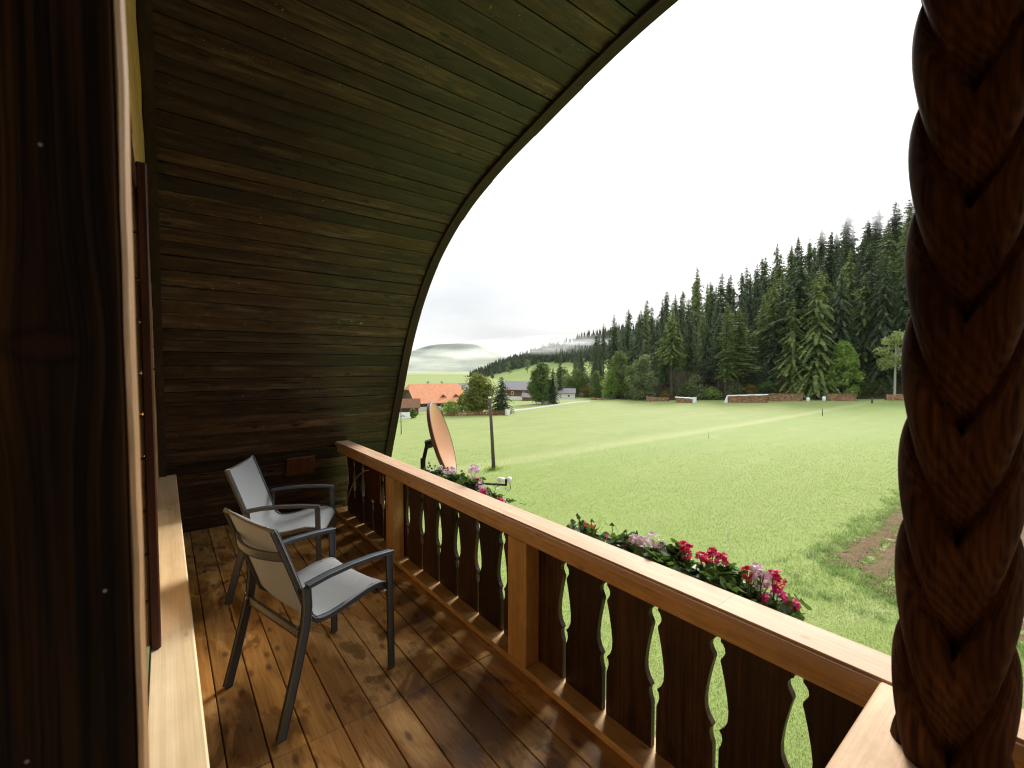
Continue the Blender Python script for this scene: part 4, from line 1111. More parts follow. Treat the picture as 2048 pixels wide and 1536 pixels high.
def grass():
    import numpy as np
    rgr = random.Random(9); g = np.random.default_rng(4); N = 520000
    d = 5.0 * (46.0 / 5.0) ** g.random(N)                      # equal share per relative distance
    a = g.uniform(-0.42, 1.36, N)
    X = d * (SY + CY * a); Y = d * (CY - SY * a)
    jit = g.normal(0, 0.05, (N, 2)) * d[:, None] * 0.2; X += jit[:, 0]; Y += jit[:, 1]
    keep = (X > 2.6)
    inb = (X > BX0 + 0.3 + np.maximum(0, Y - 2.0) * 0.55) & (X < BX1) & (Y > BY0) & (Y < BY1 - 0.2)
    keep &= ~inb
    keep &= g.random(N) < np.clip((46 - d) / 22, 0, 1)
    X, Y, d = X[keep], Y[keep], d[keep]; n = len(X)
    yy = np.clip(Y, -60, 130); Z = -4.7 - 0.04 * yy + 0.10 * np.sin(X * 0.05 + 1.0) * np.sin(Y * 0.045) - 0.008
    an = g.uniform(0, 2 * pi, n); w = g.uniform(0.004, 0.008, n) * (0.6 + d / 14); h = g.uniform(0.018, 0.050, n) * (0.9 + d / 60)
    lx = g.normal(0, .5, n) * h; ly = g.normal(0, .5, n) * h
    V = np.empty((n, 3, 3)); dx, dy = np.cos(an) * w, np.sin(an) * w
    V[:, 0] = np.stack([X - dx, Y - dy, Z], 1); V[:, 1] = np.stack([X + dx, Y + dy, Z], 1); V[:, 2] = np.stack([X + lx, Y + ly, Z + h], 1)
    me = bpy.data.meshes.new('grass'); me.vertices.add(n * 3); me.vertices.foreach_set('co', V.reshape(-1))
    me.loops.add(n * 3); me.loops.foreach_set('vertex_index', np.arange(n * 3, dtype=np.int32))
    me.polygons.add(n); me.polygons.foreach_set('loop_start', np.arange(0, n * 3, 3, dtype=np.int32))
    me.update(calc_edges=True); me.validate()
    o = link('grass', me, blade_mat())
    tag(o, 'short bright green meadow grass below the balcony', 'grass', None, 'stuff')
    # taller weeds along the edge and on the bed
    mb = MB(); cnt = 0
    while cnt < 9000:
        x = BX0 - 1.2 + (rgr.random() ** 2.0) * 34; y = rgr.uniform(-5.0, BY1 + 1.2); e = bed_edge(x, y)
        cl = mnoise.noise(Vector((x * 0.7, y * 0.7, 1.7)))
        p_ = 1.0 if abs(e) < 0.5 else (0.75 if e > 0 and (cl > 0.08 or sin(y * 2 * pi / 1.8 + 1) > 0.93) else (0.05 if e > 0 else 0.08))
        if rgr.random() > p_: cnt += 0.2; continue
        cnt += 1
        for b_ in range(7):
            c = Vector((x + rgr.gauss(0, .07), y + rgr.gauss(0, .07), gz(x, y) + 0.02)); an = rgr.uniform(0, 6.28); h = rgr.uniform(0.06, 0.21); w = rgr.uniform(0.008, 0.018)
            d = Vector((cos(an), sin(an), 0)) * w; ln = Vector((rgr.gauss(0, .55), rgr.gauss(0, .55), 1)).normalized() * h
            n = len(mb.v); mb.v += [tuple(c - d), tuple(c + d), tuple(c + ln)]; mb.f.append((n, n + 1, n + 2))
    o = mb.build('weeds', leafy('weed_blades', (0.10, 0.18, 0.05), (0.27, 0.36, 0.14), 0.35, 0.1)); tag(o, 'pale green weeds spreading over the tilled bed', 'weeds', None, 'stuff')
    mb = MB()
    for i in range(5200):
        x = BX0 + (rgr.random() ** 2.0) * 36; y = rgr.uniform(-5, BY1)
        if bed_edge(x, y) < 0.1: continue
        r = rgr.uniform(0.015, 0.05); c = Vector((x, y, gz(x, y) + 0.05)); pts = [c + Vector((rgr.gauss(0, 1), rgr.gauss(0, 1), rgr.gauss(0, .7))).normalized() * r for _ in range(4)]
        n = len(mb.v); mb.v += [tuple(p) for p in pts]; mb.f += [(n, n + 1, n + 2), (n, n + 2, n + 3), (n, n + 3, n + 1), (n + 1, n + 3, n + 2)]
    o = mb.build('soil_crumbs', M['soil']); tag(o, 'loose brown clods on the tilled bed', 'soil', None, 'stuff')
grass()

# ------------------------------------------------------------------ trees
rt = random.Random(31)
def spruce_meshes(h, w, bare, seed, droop=0.35, dens=1.0):
    r = random.Random(seed); mb = MB(); z = h * bare
    ga = r.uniform(0, 6.28); step = 0.72; ex = r.uniform(0.58, 0.92); lean = r.uniform(-.6, .6)
    while z < h * 0.985:
        f = (z - h * bare) / (h * (1 - bare))
        L0 = w * (1 - f) ** ex * (0.60 + 0.40 * min(1, f * 6 + 0.3)) * (1 + 0.22 * sin(f * 23 + seed)) + 0.20
        nb = max(4, int((5 + 5 * (1 - f)) * dens))
        ga += r.uniform(0.4, 1.2)
        for k in range(nb):
            an = ga + 2 * pi * k / nb + r.uniform(-.35, .35); L = L0 * min(1.25, r.uniform(0.45, 1.2) * (1 + 0.25 * cos(an - lean * 5)))
            if r.random() < 0.07: continue
            d = Vector((cos(an), sin(an), 0)); s_ = Vector((-sin(an), cos(an), 0))
            rise = r.uniform(-0.05, 0.25) + (0.25 if f > 0.8 else 0)
            seg = max(2, int(L / 0.55))
            for q in range(seg):
                t0 = (q + 0.15) / seg; t1 = (q + 1.35) / seg
                def pos(t): return d * (L * t) + Vector((0, 0, z + L * (rise * t - droop * 1.6 * t * t + 0.12 * t ** 4)))
                a, b = pos(t0), pos(t1); wd_ = 0.42 * (1.15 - 0.6 * t0) * min(1.4, 0.5 + L * 0.28) * r.uniform(0.7, 1.3)
                hang = Vector((0, 0, -wd_ * r.uniform(0.5, 1.3)))
                mb.quad(a, a + s_ * wd_ + hang * 0.7 + d * .1, b + hang * 0.3, a - s_ * wd_ + hang * 0.7 + d * .1)
                if r.random() < 0.7:
                    c = (a + b) / 2; mb.quad(a, c + hang * 1.5 + s_ * 0.1, b, c + Vector((0, 0, wd_ * .25)))
        z += step * r.uniform(0.8, 1.2) * (1.0 - 0.35 * f)
    mb.quad((0.10, 0, h * .97), (0, 0.08, h * .98), (-0.02, 0, h * 1.02), (-.08, -.02, h * .975))
    tr = MB(); tr.tube([(0, 0, -1.0), (0, 0, h * .3), (0.05, 0, h * .65), (0, 0, h * .985)], [h * .0125, h * .0105, h * .006, 0.02], 8)
    if bare > 0.12:
        for i in range(14):
            zz = r.uniform(h * .08, h * bare); an = r.uniform(0, 6.28); tr.tube([(0, 0, zz), (cos(an) * 1.1, sin(an) * 1.1, zz - .25)], [0.04, 0.012], 4)
    return mb.mesh('crown'), tr.mesh('trunk')
SPR = []
for i, (h, w, bare, dr) in enumerate(((27, 4.7, 0.10, .42), (27, 4.1, 0.20, .30), (27, 5.4, 0.06, .5), (27, 3.3, 0.14, .38), (27, 4.3, 0.38, .4), (27, 5.2, 0.02, .55), (27, 4.4, 0.26, .2), (27, 3.8, 0.08, .6), (27, 5.8, 0.12, .34), (27, 2.9, 0.30, .45))):
    SPR.append(spruce_meshes(h, w, bare, 100 + i, dr, 1.0 - 0.05 * (i % 3)))
for c, t in SPR: c.materials.append(M['spruce']); t.materials.append(M['bark'])
SPRP = []
for c, t in SPR:
    c2 = c.copy(); c2.materials.clear(); c2.materials.append(M['spruce_pale']); SPRP.append((c2, t))
def spruce(p, h, kind, pale, lab, group, wide=1.0):
    c, t = (SPRP if pale else SPR)[kind]
    o = empty('spruce_tree', p, rt.uniform(0, 6.28)); s_ = h / 27.0; o.scale = (s_ * wide, s_ * wide, s_)
    link('crown', c, None, o); link('trunk', t, None, o)
    tag(o, lab, 'tree', group); return o
# named trees along the edge: (u, crown top v, r, kind, pale, width, label)
FRONT = [(1343, 606, .06, 4, 1, 1.15, 'light green spruce with a long bare trunk behind the tarped short woodpile'),
         (1357, 640, .07, 4, 1, 0.9, 'slimmer bare-trunked spruce close beside its taller light green twin'),
         (1452, 604, .05, 1, 1, 1.0, 'mid green spruce rising behind the pale bush by the long woodpile'),
         (1484, 598, .10, 3, 0, 1.0, 'dark spruce in the gap between the mid green spruce and the bare trunks'),
         (1545, 545, .16, 4, 1, 1.0, 'grey green spruce with bare brown trunk behind the stacked logs'),
         (1598, 498, .12, 4, 0, 1.3, 'tall broad spruce with a pale bare trunk next to the large light spruce'),
         (1633, 535, .03, 5, 1, 1.05, 'large light green spruce hanging to the ground between two woodpiles'),
         (1683, 528, .17, 2, 1, 0.9, 'light spruce rising over the bright leafy tree'),
         (1735, 540, .14, 2, 0, 1.1, 'dark spruce standing behind the pale ash tree'),
         (1768, 455, .42, 2, 1, 1.25, 'high light green spruce reaching into the mist above the ash tree'),
         (1290, 690, .12, 0, 0, 1.0, 'dark spruce directly behind the grey green willow bush')]
for u, v, r, kd, pl, wd_, lab in FRONT:
    p = slope_pt(u, r); d = Vector((p.x, p.y)).length
    dep = edge_d(u) + r * 62; top = H + ray(u, v).z * dep
    spruce(p, max(9, top - p.z), kd, pl, lab, 'spruces at the forest edge', wd_)
G2 = 'dark spruces filling the wooded slope'
MARKS = [(1131, 'the white shed'), (1200, 'the low pale log row'), (1250, 'the small light green tree'), (1290, 'the grey green willow'), (1350, 'the bare-trunked twin spruces'), (1415, 'the low light green bush'), (1495, 'the long tarped woodpile'), (1570, 'the log stack with dark roof sheet'),
         (1633, 'the large light green spruce'), (1686, 'the bright leafy tree'), (1735, 'the even log stack'), (1789, 'the pale ash tree'), (1900, 'the grey log heap'), (2050, 'the blue bundle')]
def slope_label(u, row, pale, kd):
    m = min(MARKS, key=lambda q: abs(q[0] - u))[1]
    a_ = ('light' if pale else 'dark') + (' broad' if kd in (2, 5, 8) else ' slim' if kd in (3, 9) else '')
    w_ = ('low on the slope', 'low on the slope', 'halfway up the slope', 'high on the slope', 'on the skyline', 'on the skyline', 'fading into mist')[row]
    return '%s spruce %s above %s' % (a_, w_, m)
n_sp = 0
for row, (r0, step, dv) in enumerate(((0.10, 46, 95), (0.26, 42, 72), (0.45, 40, 50), (0.66, 36, 26), (0.85, 32, 10), (1.05, 30, 0), (1.35, 40, -8))):
    u = 1150 + rt.uniform(0, 20)
    while u < 2130:
        r = r0 + rt.uniform(-.06, .06); uu = u + rt.uniform(-7, 7)
        p = slope_pt(uu, max(0.03, r)); dep = edge_d(uu) + r * 62
        amp = 0.55 + 0.45 * min(1, (uu - 1150) / 200)
        v = ipl(uu, SKY) + dv * amp * rt.uniform(0.75, 1.2) + rt.uniform(-20, 20) + (14 if row == 6 else 0)
        top = H + ray(uu, v).z * dep; h = top - p.z
        h = max(13, min(33, h))
        k_ = rt.choice((0, 1, 2, 3, 5, 6, 7, 8, 8)) if row < 4 else rt.choice((0, 1, 3, 6, 7, 8, 9))
        pl_ = rt.random() < 0.2
        spruce(p, h, k_, pl_, slope_label(uu, row, pl_, k_), G2 if row < 6 else 'misty spruces at the top of the slope', rt.uniform(.8, 1.3))
        n_sp += 1; u += step * rt.uniform(.75, 1.25)

def leafy_tree_meshes(h, w, trunk_h, seed, n=3600, leaf=0.34, lobes=12, skirt=0.0, pointed=0.0, stems=1):
    """trunk with limbs; leaf faces in clumps spread through the crown"""
    r = random.Random(seed); mb = MB(); tr = MB(); cl = []
    ch = h - trunk_h
    for i in range(lobes * 5):
        f = r.random(); zc = trunk_h + ch * (0.06 + 0.9 * f)
        prof = sin(pi * min(1, (f * 0.86 + 0.14))) ** 0.6 * (1 - pointed * f)
        if f < 0.5: prof = max(prof, skirt)
        an = r.uniform(0, 6.28); rad = w * prof * sqrt(r.uniform(0.12, 1)) * 0.86
        cl.append((Vector((cos(an) * rad, sin(an) * rad, zc)), w * r.uniform(0.20, 0.40)))
    for i in range(n):
        c, R = cl[r.randrange(len(cl))]
        d = Vector((r.gauss(0, 1), r.gauss(0, 1), r.gauss(0, 1))).normalized(); p = c + d * R * r.uniform(0.55, 1.05) * Vector((1, 1, 0.8)).length / 1.6
        nn = (d + Vector((r.gauss(0, .5), r.gauss(0, .5), 0.5 + r.gauss(0, .5)))).normalized(); a = nn.cross(Vector((r.random(), r.random(), .2))).normalized(); b = nn.cross(a); s_ = leaf * r.uniform(.55, 1.2)
        mb.quad(p - a * s_ * .5, p + b * s_ * .32, p + a * s_ * .55, p - b * s_ * .32)
    for s in range(stems):
        ox = (s - (stems - 1) / 2) * w * .10
        tr.tube([(ox, 0, -0.6), (ox * 1.1, 0.05, trunk_h), (ox * 1.6, 0, trunk_h + ch * .45), (ox * 2, 0, trunk_h + ch * .8)], [h * .022 / stems ** .5, h * .016 / stems ** .5, h * .009, 0.02], 8)
    for c, R in cl[::4]:
        b0 = Vector((0, 0, max(trunk_h * .7, trunk_h + (c.z - trunk_h) * .35))); tr.tube([b0, b0.lerp(c, .5) + Vector((0, 0, .2)), c], [h * .007, h * .005, h * .0015], 5)
    return mb.mesh('crown'), tr.mesh('trunk')
def leafy_tree(u, v, dist, top_v, wpx, mat, bark, lab, cat='tree', group=None, name='leafy_tree', trunk=0.2, ground=None, seed=1, **kw):
    """u, v: foot in the photograph; dist: depth; wpx: half width in pixels"""
    p = at_depth(u, v, dist); p.z = gz(p.x, p.y) if ground is None else ground
    h = H + ray(u, top_v).z * dist - p.z; w = wpx / F * dist
    c, t = leafy_tree_meshes(h, w, h * trunk, seed, **kw)
    o = empty(name, p); tag(o, lab, cat, group)
    link('crown', c, M[mat], o); link('trunk', t, M[bark], o); return o
FG = 'leafy trees along the forest edge'
def dg(u, v):
    p = on_ground(u, v); return p.x * SY + p.y * CY
leafy_tree(1686, 790, edge_d(1686) - 1.0, 683, 37, 'leaf_bright', 'bark', 'bright yellow green leafy tree next to the light spruce and log stack', group=FG, trunk=.06, seed=3, n=5200, leaf=.62, lobes=10, skirt=.8, pointed=.45)
leafy_tree(1789, 796, edge_d(1789) - 1.0, 664, 34, 'leaf_pale', 'palebark', 'pale ash tree with slim light trunk beside the carved column', group=FG, trunk=.46, seed=4, n=2200, leaf=.62, lobes=8, stems=2)
leafy_tree(1222, 800, edge_d(1222) - 2, 742, 24, 'leaf_bright', 'bark', 'small light green tree in front of the dark spruces by the log row', group=FG, trunk=.05, seed=5, n=2600, leaf=.6, skirt=.8, pointed=.3)
leafy_tree(1193, 800, edge_d(1193) - 2, 745, 20, 'leaf', 'bark', 'small dark green tree beside the light green one by the log row', group=FG, trunk=.05, seed=6, n=2000, leaf=.6, skirt=.8, pointed=.3)
leafy_tree(1238, 800, edge_d(1238) + 4, 703, 26, 'leaf', 'bark', 'mid green rounded tree behind the small light green tree', group=FG, trunk=.05, seed=7, n=3000, leaf=.65, skirt=.8, pointed=.2)
leafy_tree(1286, 800, edge_d(1286) - 1, 712, 33, 'leaf_olive', 'bark', 'grey green willow-like tree bushy to the ground', group=FG, trunk=.03, seed=8, n=4600, leaf=.6, skirt=.9, pointed=.45)
leafy_tree(1268, 798, edge_d(1268) + 3, 725, 24, 'leaf', 'bark', 'dark leafy tree half hidden by the grey green willow', group=FG, trunk=.05, seed=9, n=2400, leaf=.6, skirt=.8)
leafy_tree(1155, 797, 160, 740, 26, 'leaf', 'bark', 'dark rounded tree next to the white shed', group='trees in the village', trunk=.1, seed=10, n=2600, leaf=.7, skirt=.7)
leafy_tree(1126, 795, 175, 738, 24, 'leaf', 'bark', 'leafy tree rising behind the white shed', group='trees in the village', trunk=.1, seed=11, n=2200, leaf=.7)
leafy_tree(1084, 806, 118, 729, 31, 'leaf', 'bark', 'dense dark round tree in front of the grey roofed chalet', group='trees in the village', trunk=.08, seed=12, n=9000, leaf=.55, lobes=20, skirt=.7, pointed=.2)
leafy_tree(958, 829, 88, 752, 34, 'leaf_yellow', 'bark', 'rounded garden tree with yellowing top behind the picket fence', group='trees in the village', trunk=.08, seed=13, n=9000, leaf=.42, lobes=20, skirt=.8)
leafy_tree(902, 830, 86, 803, 20, 'leaf_bright', 'bark', 'low yellow green shrub by the orange roof', 'shrub', 'trees in the village', 'garden_shrub', .05, seed=14, n=1800, leaf=.34, skirt=.8)
leafy_tree(826, 838, 82, 818, 9, 'leaf', 'bark', 'small dark shrub beside the thatched hut', 'shrub', 'trees in the village', 'garden_shrub', .05, seed=15, n=900, leaf=.3, skirt=.8)
leafy_tree(925, 826, 92, 788, 14, 'leaf', 'bark', 'dark shrub between the orange roof and the rounded garden tree', 'shrub', 'trees in the village', 'garden_shrub', .05, seed=16, n=1200, leaf=.36, skirt=.8)
BG = 'bushes at the forest edge'
for i, (u, tv, wp, mat, lab) in enumerate(((1392, 752, 26, 'leaf_olive', 'grey green bush beside the tarped short woodpile'), (1424, 778, 20, 'leaf_bright', 'low light green bush at the meadow edge'), (1372, 768, 18, 'leaf', 'dark bush behind the tarped short woodpile'),
        (1470, 766, 22, 'leaf_olive', 'grey green bush above the long tarped woodpile'), (1500, 772, 20, 'leaf_autumn', 'russet bush behind the long tarped woodpile'), (1535, 764, 24, 'leaf', 'green bush behind the joint of the two long woodpiles'),
        (1572, 745, 24, 'leaf_autumn', 'yellow brown undergrowth bush behind the log stack'), (1600, 762, 18, 'leaf', 'green bush at the foot of the pale bare trunk'), (1730, 752, 26, 'leaf', 'dark bush between the bright tree and the ash'),
        (1760, 760, 22, 'leaf_olive', 'dull green bush at the foot of the ash tree'), (1330, 785, 12, 'leaf_autumn', 'small rusty bush at the end of the brown log row'), (1175, 770, 12, 'leaf_autumn', 'reddish bush by the pale log row'))):
    leafy_tree(u, 800, edge_d(u) + 3.0, tv, wp, mat, 'bark', lab, 'bush', BG, 'forest_bush', .02, seed=40 + i, n=1300, leaf=.5, skirt=.9)
# conifers in the village
def village_spruce(u, v, dist, tv, kd, pale, lab, wide=1.0):
    p = at_depth(u, v, dist); p.z = gz(p.x, p.y); h = H + ray(u, tv).z * dist - p.z
    spruce(p, h, kd, pale, lab, 'conifers in the village', wide)
village_spruce(1004, 830, 87, 752, 5, 0, 'green garden conifer beside the yellowing round tree', 2.3)
village_spruce(1106, 806, 117, 735, 2, 0, 'dark conifer leaning into the dense round tree', 1.35)
village_spruce(1120, 800, 150, 700, 3, 0, 'dark slim spruce beyond the white shed', 0.9)

# far wooded hillside: reads as one mass
def far_wood():
    r = random.Random(77); mb = MB()
    def cone(p, h, w):
        for q in range(5):
            z0 = h * (0.08 + q * 0.17); z1 = min(h, z0 + h * .36); rr = w * (1 - z0 / h) * 1.05 + .2; n = 6; base = len(mb.v); st = r.uniform(0, 6)
            for j in range(n):
                a = st + 2 * pi * j / n; k = rr * r.uniform(.7, 1.2); mb.v.append((p.x + cos(a) * k, p.y + sin(a) * k, p.z + z0 - r.uniform(0, h * .05)))
            mb.v.append((p.x, p.y, p.z + z1))
            for j in range(n): mb.f.append((base + j, base + (j + 1) % n, base + n))
    cnt = 0
    while cnt < 1500:
        u = r.uniform(905, 1330); sk = ipl(u, HILL_SKY) + 10; tl = ipl(u, TREELINE)
        v = r.uniform(sk, max(sk + 3, tl)); vb = 792
        # depth of this direction on the hill
        rr_ = ((v - vb) / (sk + 2 - vb)); rr_ = max(0, min(1, rr_)) ** (1 / .9); d = 225 + 295 * rr_
        p = at_depth(u, v + 2, d); h = r.uniform(9, 16) * (1 if u > 940 else .7); cone(p, h, h * .17); cnt += 1
    o = mb.build('hillside_forest', M['spruce']); tag(o, 'dark conifer wood covering the far hillside above the pasture', 'forest', None, 'stuff')
far_wood()
for i, (u, v, h, lab) in enumerate(((1018, 748, 9, 'lone slim tree on the far pasture slope'), (1055, 744, 9, 'grey green tree standing alone at the edge of the far wood'), (985, 758, 4, 'small round tree on the far pasture'))):
    d = 330 - i * 15; p = at_depth(u, v, d); c, t = leafy_tree_meshes(h, h * .26, h * .1, 60 + i, n=500, leaf=.8, lobes=6, skirt=.7)
    o = empty('pasture_tree', p); tag(o, lab, 'tree', 'lone trees on the far pasture'); link('crown', c, M['leaf_olive'], o); link('trunk', t, M['bark'], o)

# ------------------------------------------------------------------ village
def gable_house(name, foot, rz, L, Wd, eave, ridge, roofm, wallm, lab, over=0.5, hip=0.0, windows=(), chim=(), door=None, cat='house', group='village houses', lower=None):
    """local x along the ridge, y across"""
    o = empty(name, foot, rz); tag(o, lab, cat, group)
    mb = MB(); l2, w2 = L / 2, Wd / 2
    zt = ridge - (ridge - eave) * 0.04
    for sx in (-1, 1):
        x = sx * l2; hz = ridge - (ridge - eave) * hip - 0.12; hw = w2 * hip
        mb.poly([(x, -w2, -1.5), (x, w2, -1.5), (x, w2, eave - .1), (x, hw, hz), (x, -hw, hz), (x, -w2, eave - .1)])
    for sy in (-1, 1): mb.quad((-l2, sy * w2, -1.5), (l2, sy * w2, -1.5), (l2, sy * w2, eave - .1), (-l2, sy * w2, eave - .1))
    mb.build('wall', wallm, o)
    if lower:
        MB().box((0, 0, lower[0] / 2 - .7), (L + .1, Wd + .1, lower[0] + 1.4)).build('base_wall', lower[1], o)
    rb = MB(); t = .16; k = (ridge - eave) / w2; lo_ = l2 + over; wo = w2 + over; ze = eave - k * over
    hx = hip * (lo_) * 0.42
    def face(pts):
        n = len(rb.v); m = len(pts); rb.v += [tuple(p) for p in pts]; rb.v += [(p[0], p[1], p[2] - t) for p in pts]
        rb.f.append(tuple(range(n, n + m))); rb.f.append(tuple(reversed(range(n + m, n + 2 * m))))
        for i in range(m): rb.f.append((n + i, n + m + i, n + m + (i + 1) % m, n + (i + 1) % m))
    hy = wo * hip; hzz = ridge - (ridge - ze) * hip
    if hip > 0:
        for sy in (-1, 1): face([(-lo_, sy * wo, ze), (lo_, sy * wo, ze), (lo_, sy * hy, hzz), (lo_ - hx, 0, ridge), (-lo_ + hx, 0, ridge), (-lo_, sy * hy, hzz)])
        for sx in (-1, 1): face([(sx * lo_, -hy, hzz), (sx * lo_, hy, hzz), (sx * (lo_ - hx), 0, ridge)])
    else:
        for sy in (-1, 1): face([(-lo_, sy * wo, ze), (lo_, sy * wo, ze), (lo_, 0, ridge), (-lo_, 0, ridge)])
    rf_ = rb.build('roof', roofm, o)
    for (x, y) in chim:
        zc = ridge - abs(y) * k; link('chimney', rbox(.5, .5, 1.5, .03, 'chimney'), M['stone'], rf_, loc=(x, y, zc + .3))
    for (side, a, zc, ww, hh) in windows:
        if side in 'xX': c = ((l2 + .02) * (1 if side == 'x' else -1), a, zc); sz = (.06, ww, hh)
        else: c = (a, (w2 + .02) * (1 if side == 'y' else -1), zc); sz = (ww, .06, hh)
        wn_ = link('window', rbox(*sz, .01, 'window'), M['white'], o, loc=c)
        s2 = tuple(max(.07, q - .22) if q > .1 else .075 for q in sz); link('pane', rbox(*s2, .005, 'pane'), M['glass'], wn_)
    return o, rf_
def gnd(u, dist):
    p = at_depth(u, 800, dist); p.z = gz(p.x, p.y); return p
# orange farmhouse: one slope turned to the balcony, dark gable towards the canopy
p = gnd(868, 110)
oh, orf = gable_house('farmhouse', p, radians(-8), 14.0, 13.0, 2.6, 6.9, M['orange'], M['darkwood'], 'farmhouse with large orange tiled roof and dark wooden gable', .7, .30,
    windows=(('Y', -3.5, 1.3, 1.0, 1.1), ('Y', 0.0, 1.3, 1.0, 1.1), ('Y', 3.5, 1.3, 1.0, 1.1)), chim=((-1.5, 0.6), (2.6, 0.8)), lower=(1.2, M['plaster']))
oh.scale = (0.90, 0.90, 0.90)
for x in (0.6, 4.2):     # two small gabled dormers on the slope towards the balcony
    yd, zd = -4.9, 3.15; mb = MB()
    mb.poly([(x - 1.05, yd - .35, zd), (x + 1.05, yd - .35, zd), (x, yd - .35, zd + .95)])
    mb.build('dormer_front', M['darkwood'], orf)
    mb = MB()
    for sx in (-1, 1):
        mb.quad((x + sx * 1.45, yd - .6, zd - .25), (x, yd - .6, zd + 1.1), (x, yd + 2.9, zd + 1.1), (x + sx * 1.45, yd + .4, zd - .25))
        mb.quad((x + sx * 1.45, yd - .6, zd - .40), (x, yd - .6, zd + .95), (x, yd + 2.9, zd + .95), (x + sx * 1.45, yd + .4, zd - .40))
        mb.quad((x + sx * 1.45, yd - .6, zd - .25), (x, yd - .6, zd + 1.1), (x, yd - .6, zd + .95), (x + sx * 1.45, yd - .6, zd - .40))
    mb.build('dormer_roof', M['orange'], orf)
gable_house('hut', gnd(812, 92), radians(-28), 5.0, 3.6, 1.9, 3.3, M['brownwood'], M['darkwood'], 'small hut with straw brown roof in front of the farmhouse', .4, 0, cat='hut')
gable_house('chalet', gnd(1046, 150), radians(-62), 11, 8.5, 4.0, 6.2, M['slate'], M['brownwood'], 'brown wooden chalet with grey roof behind the dense round tree', .9, 0, windows=(('X', -1.8, 2.6, 1, 1), ('X', 1.8, 2.6, 1, 1), ('Y', -2, 2.4, 1, 1), ('Y', 2, 2.4, 1, 1)), lower=(1.3, M['plaster']))
gable_house('cottage', gnd(928, 135), radians(-20), 9, 8, 2.6, 4.9, M['slate'], M['plaster'], 'grey roofed cottage between the orange roof and the garden tree', .6, 0, windows=(('Y', -2, 2, 1, 1), ('Y', 2, 2, 1, 1)))
gable_house('cottage', gnd(915, 200), radians(-35), 12, 9, 2.4, 4.4, M['slate'], M['plaster'], 'distant low grey roofed house above the cottage roof', .6, 0)
gable_house('shed', gnd(1131, 150), radians(-48), 6.2, 4.4, 2.2, 3.5, M['slate'], M['plaster'], 'small white shed with grey roof at the meadow edge', .35, 0, windows=(('Y', 1.2, 1.1, .9, .8),), cat='shed')
gable_house('shed', gnd(1057, 140), radians(-48), 3.5, 3, 1.4, 2.4, M['slate'], M['brownwood'], 'tiny brown outbuilding before the wooden chalet', .3, 0, cat='shed')
# picket fence with posts
def fence(u0, v0, u1, v1, lab, h=.95, mat='brownwood', gap=.28):
    a, b = on_ground(u0, v0), on_ground(u1, v1); d = b - a; L = Vector((d.x, d.y)).length; o = empty('picket_fence', a); tag(o, lab, 'fence'); pk = MB(); n = int(L / gap); ang = atan2(d.y, d.x); rot = Matrix.Rotation(ang, 3, 'Z')
    for i in range(n):
        q = d * ((i + .5) / n); pk.box((q.x, q.y, q.z + h / 2), (.12, .025, h * rt.uniform(.9, 1.05)), rot)
    s_ = pk.build('pickets', M[mat], o); s_['kind'] = 'stuff'
    for zc in (.25, .7): link('rail', MB().box((0, 0, 0), (L, .05, .09)).mesh('rail'), M[mat], o, loc=(d.x / 2, d.y / 2, d.z / 2 + zc * h)).rotation_euler = (0, 0, ang)
    for i in range(0, 6):
        q = d * (i / 5); link('post', rbox(.12, .12, h + .2, .01, 'post'), M[mat], o, loc=(q.x, q.y, q.z + h / 2))
fence(884, 833, 1012, 831, 'brown picket fence round the garden of the round tree')
fence(1084, 809, 1112, 808, 'grey wooden fence under the dense round tree', 1.3, 'stone', .4)
p = on_ground(1015, 831); b_ = link('white_board', rbox(.9, .06, 1.1, .02, 'white_board'), M['white'], None, loc=(p.x, p.y, p.z + .55)); b_.rotation_euler = (0, 0, -YAW)
tag(b_, 'white board at the end of the picket fence', 'board')
p = on_ground(806, 842); b_ = empty('banner', p, -YAW); tag(b_, 'pale banner with dark spots on two short legs by the canopy edge', 'banner')
link('sheet', rbox(2.4, .05, 1.05, .01, 'sheet'), M['tarp'], b_, loc=(0, 0, .95))
for x in (-1, 1): link('leg', rbox(.06, .06, .5, .01, 'leg'), M['stake'], b_, loc=(x, 0, .2))
for i in range(7):
    link('spot', MB().tube([(0, 0, 0), (0, -.006, 0)], rt.uniform(.06, .13), 10).mesh('spot'), M['black'], b_, loc=(rt.uniform(-1, 1), -.026, rt.uniform(.6, 1.3)))
# ------------------------------------------------------------------ posts and stakes in the meadow
p = on_ground(988, 941); d_ = p.x * SY + p.y * CY
top = at_depth(979.5, 797, d_)
pl = empty('wooden_pole', p); tag(pl, 'tall dark pole standing alone in the meadow beside the satellite dish', 'pole')
e = top - p
MB().tube([(0, 0, -.3), (e.x * .5, e.y * .5, e.z * .5), tuple(e)], [.135, .115, .10], 12).build('shaft', M['bark'], pl, True)
MB().tube([tuple(e + Vector((0, 0, -.02))), tuple(e + Vector((0, 0, .12)))], [.12, .11], 12).build('cap', M['metal'], pl, True)
mb = MB()
for i in range(260):
    an = rt.uniform(0, 6.28); rr = abs(rt.gauss(0, .35)); c = Vector((cos(an) * rr * 1.6, sin(an) * rr, 0)); w_ = Vector((rt.uniform(-1, 1), rt.uniform(-1, 1), 0)).normalized() * .02
    n = len(mb.v); mb.v += [tuple(c - w_), tuple(c + w_), tuple(c + Vector((rt.gauss(0, .1), rt.gauss(0, .1), rt.uniform(.15, .4))))]; mb.f.append((n, n + 1, n + 2))
tag(mb.build('grass_tuft', M['leaf_bright'], None, loc=p), 'unmown grass tuft round the foot of the meadow pole', 'grass', None, 'stuff')
p = on_ground(802.5, 869); e = at_depth(801.5, 812, p.x * SY + p.y * CY) - p
